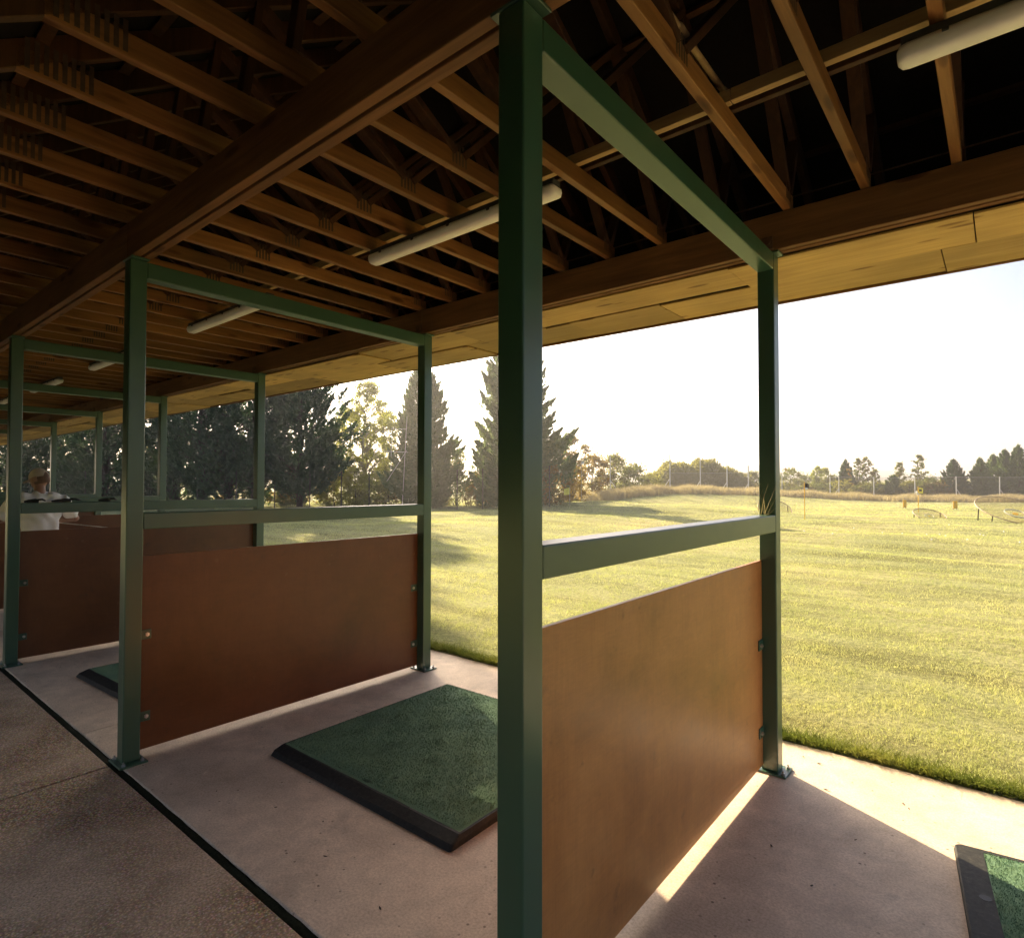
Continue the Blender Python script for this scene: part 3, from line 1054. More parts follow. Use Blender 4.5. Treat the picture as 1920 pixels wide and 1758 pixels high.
def conifer(loc, h, rad, n, label, mat=CONIF, bare=.03, group='tall conifers beyond the range', size=.30, prof=.75, open_=0.25, cat='tree', name='conifer_tree', holes=.0):
    """upswept plumes round a tapered stem: each plume is a feather of small sprays that ends in a point"""
    root = empty(name, loc, label, cat, group, random.uniform(0, 6.28))
    segs = [([(0, 0, -.15), (0.01 * h, 0, h * .5), (0, 0, h * .97)], [max(.05, h * .013), max(.03, h * .008), .012])]
    z0 = h * bare
    npl = int(120 + h * 32)                      # plumes
    per = max(8, n // npl)
    C, D, L, W = [], [], [], []
    lob = [(random.uniform(0, 6.28), random.uniform(.0, .2)) for _ in range(3)]
    for b in range(npl):
        u = ((b + random.random()) / npl) ** 1.05
        zb = z0 + (h * .965 - z0) * u
        az = random.uniform(0, 6.28)
        lf_ = 1 + sum(q * math.cos((i + 1) * az + p + u * 5) for i, (p, q) in enumerate(lob)) * .6
        R_ = rad * min(1.0, (1 - u) ** prof * 1.05 + .02) * (1 + .13 * math.sin(u * h * 2.6 + az * 2)) * min(1, .62 + u * 2.6) * lf_ * random.uniform(.80, 1.08)
        if random.random() < holes and u < .8:
            continue
        r0 = R_ * random.uniform(.25, .85)
        pl = min(1, .25 + h / 14) * (.55 + .22 * rad) * random.uniform(.6, 1.25) * (1 - .35 * u)     # plume length
        rise = random.uniform(.5, 1.1) + .6 * u
        dr = Vector((math.cos(az), math.sin(az), rise)).normalized()
        p0 = Vector((r0 * math.cos(az), r0 * math.sin(az), zb - .25 * pl))
        p1 = p0 + dr * pl
        rr = math.hypot(p1.x, p1.y)
        if rr > R_:
            p1.x *= R_ / rr
            p1.y *= R_ / rr
        p1.z = min(p1.z, h * 1.0)
        if b % 3 == 0:
            segs.append(([(0, 0, max(.2, p0.z - r0 * .5)), tuple(p0), tuple(p0.lerp(p1, .6))], [max(.014, h * .0028 * (1 - u)), .012, .006]))
        k = int(per * (.6 + .8 * (1 - u)))
        t = rng.uniform(-.25, 1, k)
        wid = pl * .30 * np.clip(1.05 - t, .06, 1) * (1 if R_ > .4 else .5)
        ax = np.array(p1 - p0)
        ctr = np.array(p0) + t[:, None] * ax + rng.normal(0, .5, (k, 3)) * wid[:, None]
        out = np.stack([np.full(k, dr.x), np.full(k, dr.y), np.full(k, dr.z)], -1)
        C.append(ctr)
        D.append(out + rng.normal(0, .38, (k, 3)))
        L.append(size * rng.uniform(.6, 1.35, k))
        W.append(size * .20 * rng.uniform(.6, 1.3, k))
    k = 26
    zz = rng.uniform(h * .88, h * 1.03, k)
    C.append(np.stack([rng.normal(0, .05, k), rng.normal(0, .05, k), zz], -1))
    D.append(np.stack([rng.normal(0, .3, k), rng.normal(0, .3, k), np.ones(k)], -1))
    L.append(np.full(k, size))
    W.append(np.full(k, size * .15))
    V, Q = sprays(np.concatenate(C), np.concatenate(D), np.concatenate(L), np.concatenate(W))
    np_mesh('crown', V, Q, mat, root)
    limb_mesh('trunk', segs, BARK, root)
    return root


def broadleaf(loc, h, rad, n, label, mat, group, bare=.2, leaf=.17, airy=.5, bark=BARK, cat='tree', name='broadleaf_tree', flat=1.0, clumps=26):
    """tapered trunk, forking limbs, leaf clumps round the limb ends"""
    root = empty(name, loc, label, cat, group, random.uniform(0, 6.28))
    segs = []
    top = h * .9
    p0 = Vector((0, 0, -.15))
    trunk = [p0, Vector((random.gauss(0, .02) * h, random.gauss(0, .02) * h, h * .4)), Vector((random.gauss(0, .03) * h, random.gauss(0, .03) * h, top))]
    segs.append((trunk, [max(.03, h * .016), max(.02, h * .010), .012]))
    cents = []
    for b in range(clumps):
        u = (b + random.random()) / clumps
        z = h * (bare + (1 - bare) * u)
        # crown outline
        s = math.sin(math.pi * min(1, (.12 + .88 * u))) ** .6 if flat > .9 else (1 - u) ** .5
        r = rad * max(.18, s) * random.uniform(.35, 1.0)
        az = random.uniform(0, 6.28)
        c = Vector((r * math.cos(az), r * math.sin(az), min(z, h * .97)))
        cents.append((c, random.uniform(.55, 1.15)))
        zz = max(h * bare * .5, c.z - r * random.uniform(.5, 1.0))
        f = min(1, zz / top)
        base = trunk[0].lerp(trunk[2], f)
        segs.append(([base, base.lerp(c, .55) + Vector((0, 0, r * .1)), c], [max(.012, h * .006 * (1 - f * .6)), max(.009, h * .0035), .006]))
    C, D = [], []
    per = n // clumps
    cs = rad * (.34 if airy < .5 else .27)
    for c, s in cents:
        k = int(per * s)
        v = rng.normal(0, 1, (k, 3))
        v /= np.linalg.norm(v, axis=1, keepdims=True)
        rr = np.abs(rng.normal(0, .62, k))[:, None] * cs * s
        C.append(np.array(c) + v * rr * np.array([1, 1, .8]))
        D.append(v * .6 + rng.normal(0, .7, (k, 3)) + np.array([0, 0, -.15]))
    C, D = np.concatenate(C), np.concatenate(D)
    k = len(C)
    V, Q = sprays(C, D, leaf * rng.uniform(.7, 1.35, k), leaf * .36 * rng.uniform(.7, 1.3, k))
    np_mesh('crown', V, Q, mat, root)
    limb_mesh('trunk', segs, bark, root)
    return root


def ground_at(px, dep):
    x, y = spot(px, dep)
    return (x, y, float(height(x, y)) - .03)


# the dark belt on the left: very tall, their tops above the eaves line
DARKG = 'tall dark conifers beyond the left end of the field'
belt = [(30, 47, 20.5, 3.6), (105, 50, 21.5, 3.8), (196, 45, 21, 3.6), (256, 50, 22.0, 3.7), (330, 46, 24, 3.7), (380, 44.6, 25.2, 3.8), (428, 44.6, 25.6, 3.8), (478, 44.5, 25.4, 3.7), (562, 44.5, 19.0, 3.5)]
names = ['far left dark conifer seen behind the third divider post', 'dark conifer left of the golfer, standing in the second row', 'dark conifer behind the gap right of the golfer', 'dark conifer half hidden behind the second divider post',
         'dark conifer seen just right of the second divider post', 'dark conifer at the back between two nearer trunks', 'dark conifer with ragged gaps left of the third front post', 'dark conifer beside the third front post',
         'broad dark conifer at the right end of the dark belt, bulging against the sky']
for i, ((px, dep, h, r), nm) in enumerate(zip(belt, names)):
    conifer(ground_at(px, dep), h, r * 1.12, 36000 if i != 8 else 52000, nm, CONIF, .02 if i not in (5, 7, 8) else .08, DARKG, .34, .36, holes=.30 if i != 8 else .05)
# understorey behind the belt
for i, (px, dep, h, r, mt, nm) in enumerate(((60, 58, 6, 3.2, AUTUMN, 'orange autumn bush low behind the belt, beside the golfer'), (150, 60, 7, 3.2, AUTUMN, 'orange autumn bush low behind the belt, right of the golfer'),
                                             (330, 60, 6, 3.2, OLIVE, 'yellow olive bush low behind the dark belt'), (430, 58, 6.5, 3.0, AUTUMN, 'autumn bush low behind the dark belt near the third front post'),
                                             (520, 55, 5.5, 2.6, AUTUMN, 'autumn bush under the broad dark conifer, left of its trunk'), (600, 53, 5, 2.6, AUTUMN, 'autumn bush under the broad dark conifer, right of its trunk'),
                                             (250, 62, 7, 3.4, OLIVE, 'olive bush low behind the second divider post'), (545, 47, 2.3, 1.6, OLIVE, 'low dark green bush at the foot of the broad dark conifer'))):
    broadleaf(ground_at(px, dep), h, r, 6000, nm, mt, 'bushes under the dark conifers', .03, .18, .4, BARK, 'bush', 'bush', clumps=44)

# the sunlit group in the middle
broadleaf(ground_at(688, 50), zat(712, 50), 2.7, 26000, 'airy yellow green birch beside the dark belt, its thin top against the sky', BIRCH, None, .05, .14, .7, PALEBARK, 'tree', 'birch_tree', clumps=110)
broadleaf(ground_at(655, 54), zat(772, 54), 2.6, 15000, 'low yellow green tree in front of the sky at the edge of the dark belt', BIRCH, None, .05, .16, .6, PALEBARK, 'tree', 'broadleaf_tree', clumps=60)
broadleaf(ground_at(722, 53), zat(768, 53), 2.6, 15000, 'yellow green bushy tree between the birch and the pointed conifer', OLIVE, None, .05, .16, .6, BARK, 'tree', 'broadleaf_tree', clumps=60)
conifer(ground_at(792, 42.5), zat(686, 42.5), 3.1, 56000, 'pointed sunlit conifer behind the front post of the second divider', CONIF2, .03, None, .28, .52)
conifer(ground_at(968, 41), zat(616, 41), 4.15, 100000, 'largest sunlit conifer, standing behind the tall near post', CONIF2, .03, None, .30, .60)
for px, dep, h, r, mt, nm in ((668, 47, 2.6, 1.5, SHRUB, 'pale green shrub at the foot of the birch'), (730, 44, 2.3, 1.5, OLIVE, 'olive shrub left of the pointed conifer'), (855, 45, 3.6, 1.8, OLIVE, 'olive bush between the two sunlit conifers'),
                              (903, 43, 2.0, 1.3, AUTUMN, 'russet bush low left of the tall near post'), (1035, 40, 2.2, 1.4, AUTUMN, 'russet bush just right of the tall near post'), (1075, 43, 2.3, 1.3, AUTUMN, 'russet bush beside the tall flag pole'),
                              (628, 46, 2.4, 1.3, SHRUB, 'pale shrub where the dark belt ends')):
    broadleaf(ground_at(px, dep), h * 1.15, r * 1.2, 5500, nm, mt, 'low bushes at the foot of the trees', .02, .13, .4, BARK, 'bush', 'bush', clumps=40)
broadleaf(ground_at(1072, 56), zat(820, 56), 1.9, 8000, 'rust brown tree leaning out from behind the largest conifer', AUTUMN, None, .12, .17, .4, BARK, clumps=50)
broadleaf(ground_at(1112, 58), zat(858, 58), 2.1, 8000, 'golden autumn tree right of the rust brown tree', AUTUMN, None, .08, .17, .4, BARK, clumps=50)
broadleaf(ground_at(1153, 60), zat(856, 60), 2.0, 8000, 'yellow green tree with a squared top left of the big hedge', OLIVE, None, .08, .17, .4, BARK, clumps=50)
broadleaf(ground_at(1186, 62), zat(874, 62), 2.4, 8000, 'brown bushy tree between the yellow tree and the big hedge', OLIVE, None, .05, .17, .4, BARK, clumps=50)
# the big rounded hedge
hx, hy, hz = ground_at(1305, 72)
he = empty('hedge', (hx, hy, hz), 'broad rounded olive hedge behind the braced grey posts', 'hedge', None, YAW)
C, D = [], []
for i in range(42000):
    u = random.uniform(-1, 1)
    a = random.uniform(0, math.pi)
    rr = 1 - abs(random.gauss(0, .12))
    if rr < .4: continue
    hh = 4.5 * max(0.05, 1 - abs(u) ** 2.6) ** .6 * (1 + .07 * math.sin(u * 9) + .05 * math.sin(u * 23 + 1))
    C.append((u * 6.8, -math.cos(a) * 3.0 * rr, max(.05, math.sin(a) * hh * rr)))
    D.append((u, -math.cos(a), math.sin(a) + .3))
C, D = np.array(C), np.array(D) + rng.normal(0, .6, (len(C), 3))
C += rng.normal(0, .16, C.shape)
V, Q = sprays(C, D, .26 * rng.uniform(.6, 1.3, len(C)), .09 * rng.uniform(.6, 1.3, len(C)))
np_mesh('crown', V, Q, BROWNH, he)
limb_mesh('trunk', [([(x, 0, -.2), (x + random.gauss(0, .2), 0, 2.0)], [.08, .04]) for x in (-5, -3, -1, 1, 3, 5)], BARK, he)
broadleaf(ground_at(1215, 57), 2.1, 1.5, 2600, 'pale yellow green shrub in front of the big hedge', SHRUB, None, .03, .14, .4, BARK, 'bush', 'bush', clumps=20)
for i, (px, dep, ytop, r, mt, nm) in enumerate((
        (1412, 78, 884, 1.6, OLIVE, 'small olive tree at the right end of the big hedge'), (1482, 80, 876, 1.9, OLIVE, 'yellow olive tree just right of the near front post'), (1510, 84, 890, 2.2, OLIVE, 'low yellow olive tree behind the black flag'),
        (1532, 82, 873, 1.0, BIRCH, 'thin sparse yellow tree right of the black flag'), (1548, 84, 875, 1.1, BIRCH, 'thin sparse yellow tree left of the far dark conifer'), (1558, 80, 893, 1.8, OLIVE, 'low olive bushy tree left of the far dark conifer'))):
    broadleaf(ground_at(px, dep), zat(ytop, dep), r * 1.15, 6000, nm, mt, 'small yellowing trees at the far right', .03, .17, .6, BARK, clumps=60)
conifer(ground_at(1586, 74), zat(861, 74), 1.75, 9000, 'far dark conifer beside the orange tipped tree', CONIF, .04, None, .4, .75)
broadleaf(ground_at(1593, 72), zat(876, 72), .55, 700, 'slim orange tipped tree in front of the far dark conifer', AUTUMN, None, .3, .18, .5, BARK, clumps=12)
for px, dep, ytop, r, nm in ((1609, 76, 856, .8, 'thin sparse tree just right of the far dark conifer'), (1625, 75, 854, .9, 'tallest thin sparse tree right of the far dark conifer'), (1641, 76, 878, .7, 'short thin sparse tree left of the low green conifer'),
                             (1686, 74, 864, .9, 'thin sparse tree rising behind the low green conifer'), (1723, 73, 850, 1.0, 'tall thin sparse tree right of the low green conifer')):
    broadleaf(ground_at(px, dep), zat(ytop, dep), r, 3600, nm, OLIVE, 'thin sparse trees at the far right', .08, .16, .8, BARK, clumps=90)
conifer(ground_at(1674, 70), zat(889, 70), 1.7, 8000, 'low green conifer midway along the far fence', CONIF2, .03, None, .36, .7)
for px, dep, ytop, r, mt, nm in ((1622, 70, 908, 1.3, OLIVE, 'olive bush under the thin sparse trees'), (1648, 71, 906, 1.3, OLIVE, 'olive bush left of the low green conifer'), (1705, 70, 902, 1.4, SHRUB, 'pale bush between the low green conifer and the tall thin tree'), (1740, 70, 893, 1.6, OLIVE, 'olive bush left of the neat far conifer'), (1757, 69, 902, 1.2, AUTUMN, 'russet bush left of the neat far conifer')):
    broadleaf(ground_at(px, dep), max(1.0, zat(ytop, dep)), r * 1.15, 4500, nm, mt, 'bushes along the far fence', .02, .16, .4, BARK, 'bush', 'bush', clumps=36)
for px, dep, ytop, r, nm in ((1788, 70, 859, 2.3, 'neat far conifer with a single pointed top'), (1838, 68, 856, 1.9, 'far conifer at the left of the merged group by the right edge'), (1862, 70, 850, 2.3, 'far conifer second in the merged group by the right edge'),
                             (1884, 67, 841, 2.3, 'far conifer third in the merged group by the right edge'), (1910, 66, 832, 2.6, 'tallest far conifer, cut by the right edge'), (1950, 66, 838, 2.6, 'far conifer beyond the right edge of the group')):
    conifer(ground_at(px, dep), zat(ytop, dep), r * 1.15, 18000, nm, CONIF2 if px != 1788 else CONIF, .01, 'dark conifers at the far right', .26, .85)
for i in range(15):
    px = 1470 + i * 33 + random.uniform(-8, 8)
    dep = random.uniform(70, 74)
    broadleaf(ground_at(px, dep), zat(random.uniform(896, 908), dep), 1.7, 2600, 'low olive bush in the continuous row behind the far net fence', OLIVE if i % 3 else SHRUB,
              'row of low bushes behind the far fence', .01, .18, .4, BARK, 'bush', 'bush', clumps=30)
# ------------------------------------------------------------------ fences and posts
def braced_post(px, dep, ytop, side, label):
    x, y, z = ground_at(px, dep)
    h = zat(ytop, dep) - z
    root = empty('braced_post', (x, y, z), label, 'post', 'braced grey net posts on the bank')
    MB().tube([(0, 0, 0), (0, 0, h)], .055, 8).build('pole', POSTG, root)
    if side:
        d = rt * side * h * .28
        MB().tube([(0, 0, h * .42), (d.x, d.y, 0.0)], .035, 8).build('brace', POSTG, root)
    return root


for px, dep, yt, sd, lb in ((1144, 57, 852, 1, 'tall pale grey post with brace to the right, farthest left'), (1256, 59, 850, -1, 'tallest pale grey post, brace to the left, before the big hedge'), (1313, 60, 859, -1, 'pale grey braced post before the middle of the hedge'),
                            (1363, 61, 865, -1, 'pale grey braced post before the right part of the hedge'), (1403, 62, 871, -1, 'shortest pale grey braced post, left of the near front post')):
    braced_post(px, dep, yt, sd, lb)


def fence(name, pts, hgt, label, postmat, netmat, prad, braces=()):
    """posts at the points, mesh stretched between them"""
    x0, y0, z0 = pts[0]
    root = empty(name, (x0, y0, 0), label, 'fence')
    o = Vector((x0, y0, 0))
    for i, p in enumerate(pts):
        q = Vector(p) - o
        MB().tube([q - Vector((0, 0, .1)), q + Vector((0, 0, hgt))], prad, 7).build('post', postmat, root)
        if i in braces:
            d = rt * braces[i] * hgt * .36
            MB().tube([q + Vector((0, 0, hgt * .5)), q + d], prad * .7, 6).build('brace', postmat, root)
    V, Fq = [], []
    for i, p in enumerate(pts):
        q = Vector(p) - o
        V += [tuple(q + Vector((0, 0, .02))), tuple(q + Vector((0, 0, hgt * .985)))]
    for i in range(len(pts) - 1):
        Fq.append((2 * i, 2 * i + 2, 2 * i + 3, 2 * i + 1))
    np_mesh('mesh', np.array(V), np.array(Fq), netmat, root)
    m = MB()
    for zz in (.05, .97):
        m.tube([Vector(p) - o + Vector((0, 0, hgt * zz)) for p in pts], .008, 5)
    m.build('strain_wire', postmat, root)
    return root


fence('net_fence', [ground_at(px, dep) for px, dep in ((1466, 66), (1556, 66), (1572.5, 65.5), (1638, 65), (1715, 64.5), (1792.5, 64), (1874, 63.5), (1960, 63), (2050, 62.5))], 2.65,
      'long grey net fence on pale posts along the far right end of the field', POSTG, NETM, .05, {2: -1, 5: 1, 6: 1})
fence('net_fence', [ground_at(px, dep) for px, dep in ((1256, 66), (1313, 66), (1363, 66), (1403, 66), (1466, 66.2))], 3.1, 'greyish net screen standing before the foot of the big hedge', POSTG, NETM, .03)
fence('wire_fence', [ground_at(px, dep) for px, dep in ((20, 43), (90, 43), (160, 43), (230, 43), (300, 43), (370, 43), (443, 43), (515, 43), (581, 43), (640, 43), (692, 42.5), (770, 41.5), (857, 39.5), (905, 39), (985, 38.5), (1030, 38.5))], 2.7,
      'dark wire mesh fence on thin posts in front of the left tree belt', POSTD, WIREM, .04)
# thin white pole frame by the trees
px0, dp = 735, 41.0
fr = empty('pole_frame', ground_at(742, dp), 'thin white pole frame like a goal standing before the pointed conifer', 'pole frame', None, YAW)
for a, b in (((-.75, 0, 1.7), (.75, 0, 4.05)), ((.45, 0, .1), (.75, 0, 6.4)), ((-1.2, 0, 4.0), (.95, 0, 3.9)), ((-.3, 0, 5.55), (.75, 0, 5.5)), ((-.35, 0, 2.6), (-.3, 0, 5.55))):
    MB().tube([a, b], .018, 6).build('pole', POSTG, fr)


def flag(px, dep, ytop, label, fm, pm, fs=.28, name='flag_pole', fl=1):
    x, y, z = ground_at(px, dep)
    h = zat(ytop, dep) - z
    root = empty(name, (x, y, z), label, 'flag', None)
    MB().tube([(0, 0, 0), (0, 0, h)], .014 + dep * .0002, 8).build('pole', pm, root)
    d = rt * fl
    V, Fq = [], []
    for i in range(7):
        t_ = i / 6
        for zz in (0, -fs * .75 + .06 * t_):
            w = .025 * math.sin(t_ * 7)
            V.append(tuple(Vector((d.x * t_ * fs * .62 - d.y * w, d.y * t_ * fs * .62 + d.x * w, h - .03 + zz - .16 * t_ * fs))))
    for i in range(6):
        Fq.append((2 * i, 2 * i + 2, 2 * i + 3, 2 * i + 1))
    o = np_mesh('cloth', np.array(V), np.array(Fq), fm, root, True)
    return root


f1 = flag(1508, 26.5, 902, 'yellow flag pole with small black flag, right of the near front post', FLAGK, YEL, .34)
MB().tube([rt * .02 + Vector((0, 0, 1.42)), rt * .13 + Vector((0, 0, 1.40))], .05, 8).build('white_tip', FLAGW, f1)
f2 = flag(1721, 36, 910, 'yellow flag pole with white and yellow flag before the far fence', FLAGY, YEL, .5)
MB().tube([rt * .08 + Vector((0, 0, 1.40)), rt * .20 + Vector((0, 0, 1.38))], .055, 8).build('black_spot', FLAGK, f2)
MB().tube([rt * -.1 + Vector((0, 0, 1.32)), rt * -.02 + Vector((0, 0, 1.12))], .05, 8).build('white_tail', FLAGW, f2)
flag(1068, 39, 912, 'wooden pole with yellow flag right of the tall near post', FLAGY, PALEBARK, .6, fl=-1)
flag(1090, 41, 862, 'tall weathered pole with a white flag low on it, before the russet bush', FLAGW, PALEBARK, .3)
# yellow marker boards
for px, dep, yt, w, lb in ((1695.5, 42, 935, .24, 'narrow yellow marker board left of the white and yellow flag'), (1790, 41, 937, .30, 'wider yellow marker board at the far fence')):
    x, y, z = ground_at(px, dep)
    h = zat(yt, dep) - z
    root = empty('marker_board', (x, y, z), lb, 'marker', 'yellow distance marker boards', YAW)
    MB().box(-w / 2, w / 2, -.03, .03, .12, h, .02, 2).build('board', YEL, root)
    for sx in (-w * .36, w * .36):
        MB().box(sx - .03, sx + .03, .031, .075, -.05, h * .8, .004).build('leg', PALEBARK, root)


def target(px, dep, rad, tilt, label, yc, ring=True):
    """net stretched over a leaning hoop with a white bull ring"""
    x, y, z = ground_at(px, dep)
    zc = zat(yc, dep) - z
    root = empty('target_net', (x, y, z), label, 'target', 'round target nets on the field', YAW)
    mt = Matrix.Translation((0, 0, zc)) @ Matrix.Rotation(R(tilt), 4, 'X')
    pts = [mt @ Vector((rad * math.cos(2 * math.pi * k / 48), rad * math.sin(2 * math.pi * k / 48), 0)) for k in range(49)]
    MB().tube(pts, .021, 8, False).build('hoop', HOOP, root)
    # sagging net
    nr, na = 10, 40
    V = [(0, 0, -.10 * rad)]
    Fq = []
    for i in range(1, nr + 1):
        rr = i / nr
        for a in range(na):
            V.append((rad * rr * math.cos(2 * math.pi * a / na), rad * rr * math.sin(2 * math.pi * a / na), -.10 * rad * (1 - rr ** 2)))
    for a in range(na):
        Fq.append((0, 1 + a, 1 + (a + 1) % na, 0))
    for i in range(nr - 1):
        for a in range(na):
            k = 1 + i * na
            Fq.append((k + a, k + na + a, k + na + (a + 1) % na, k + (a + 1) % na))
    m = MB()
    vs = [m.bm.verts.new(mt @ Vector(v)) for v in V]
    for f in Fq:
        f = list(dict.fromkeys(f))
        m.bm.faces.new([vs[i] for i in f])
    m.build('net', TNET, root, True)
    if ring:
        pts = [mt @ Vector((rad * .27 * math.cos(2 * math.pi * k / 32), rad * .27 * math.sin(2 * math.pi * k / 32), -.09 * rad)) for k in range(33)]
        MB().tube(pts, .020 * rad, 8, False).build('bull_ring', TRING, root)
        MB().tube([mt @ Vector((0, 0, -.09 * rad)), mt @ Vector((0, 0, -.115 * rad))], .07 * rad, 10).build('bull', YEL, root)
    for sx in (-.96, .96):
        for sy in (-.35, .35):
            top = mt @ Vector((sx * rad * .95, sy * rad * .8, 0))
            MB().tube([top, (top.x * 1.03, top.y, 0)], .022, 6).build('leg', BARK, root)
    return root


target(1905, 25.5, 1.46, 23.5, 'large hoop target net with pale bull ring, cut by the right edge', 955.0)
target(1742, 27.6, .66, 24, 'small hoop target net left of the wider marker board', 963.0)
target(1452, 30.5, .82, 33, 'hoop target net half hidden behind the near front post', 951.5, False)
# golf balls on the grass
bm_ = bmesh.new()
bmesh.ops.create_icosphere(bm_, subdivisions=2, radius=.022)
me = bpy.data.meshes.new('golf_ball')
bm_.to_mesh(me)
bm_.free()
me.materials.append(BALL)
me.polygons.foreach_set('use_smooth', [True] * len(me.polygons))
for i, (px, py) in enumerate(((1653, 998), (1654, 1003), (1507, 1005), (1736, 1003), (1760, 1003), (1771, 1011), (1836, 1002), (1910, 1023), (1778, 991), (1842, 1004), (1690, 1010), (1812, 1022), (1560, 1012), (1600, 990), (1880, 1000), (1745, 1022))):
    dep = CAM_H * F_PX / (py - 908.5)
    x, y = spot(px, dep)
    o = bpy.data.objects.new('golf_ball', me)
    COL.objects.link(o)
    o.location = (x, y, float(height(x, y)) + .035)
    tag(o, 'white golf ball lying out on the sunlit lawn', 'golf ball', 'golf balls scattered on the lawn')

# ------------------------------------------------------------------ the golfer
def limb(m, pts, rads, n=14, sub=4, flat=1.0):
    """closed tapering limb through the joints; a radius pair (front-back, side) flattens it"""
    P_, R_ = [], []
    pts = [Vector(p) for p in pts]
    rads = [r if isinstance(r, tuple) else (r, r) for r in rads]
    for i in range(len(pts) - 1):
        for q in range(sub):
            t_ = q / sub
            P_.append(pts[i].lerp(pts[i + 1], t_))
            e = t_ * t_ * (3 - 2 * t_)
            R_.append(tuple(a_ + (b_ - a_) * e for a_, b_ in zip(rads[i], rads[i + 1])))
    P_.append(pts[-1])
    R_.append(rads[-1])
    # rounded ends
    d0, d1 = (P_[0] - P_[1]).normalized(), (P_[-1] - P_[-2]).normalized()
    c0 = [(P_[0] + d0 * flat * min(R_[0]) * math.sin(a_), tuple(r * math.cos(a_) for r in R_[0])) for a_ in (1.3, .9, .45)]
    c1 = [(P_[-1] + d1 * min(R_[-1]) * math.sin(a_), tuple(r * math.cos(a_) for r in R_[-1])) for a_ in (.45, .9, 1.3)]
    seq = c0 + list(zip(P_, R_)) + c1
    rings = []
    for i, (p, r) in enumerate(seq):
        d = (seq[min(i + 1, len(seq) - 1)][0] - seq[max(i - 1, 0)][0]).normalized()
        y = Vector((0, 1, 0)) - d * d.y
        if y.length < .3:
            y = Vector((1, 0, 0)) - d * d.x
        y.normalize()
        x = y.cross(d)
        rings.append([m.bm.verts.new(p + x * r[0] * math.cos(2 * math.pi * k / n) + y * r[1] * math.sin(2 * math.pi * k / n)) for k in range(n)])
    for a_, b_ in zip(rings, rings[1:]):
        for k in range(n):
            m.bm.faces.new((a_[k], a_[(k + 1) % n], b_[(k + 1) % n], b_[k]))
    m.bm.faces.new(rings[0][::-1])
    m.bm.faces.new(rings[-1])


def union(m, name, mat, parent, voxel, smooth=3, disp=None):
    """melt overlapping closed shapes into one continuous skin"""
    bmesh.ops.recalc_face_normals(m.bm, faces=m.bm.faces[:])
    me = bpy.data.meshes.new('tmp')
    m.bm.to_mesh(me)
    m.bm.free()
    ob = bpy.data.objects.new('tmp', me)
    COL.objects.link(ob)
    rm = ob.modifiers.new('r', 'REMESH')
    rm.mode = 'VOXEL'
    rm.voxel_size = voxel
    rm.use_smooth_shade = True
    if smooth:
        sm = ob.modifiers.new('s', 'SMOOTH')
        sm.factor = .5
        sm.iterations = smooth
    dg = bpy.context.evaluated_depsgraph_get()
    dg.update()
    res = bpy.data.meshes.new_from_object(ob.evaluated_get(dg))
    bpy.data.objects.remove(ob)
    res.name = name
    if disp:
        nn_ = [v.normal.copy() for v in res.vertices]
        for v, q in zip(res.vertices, nn_):
            v.co = v.co + q * disp(v.co)
    res.materials.clear()
    res.materials.append(mat)
    o = bpy.data.objects.new(name, res)
    COL.objects.link(o)
    o.parent = parent
    return o


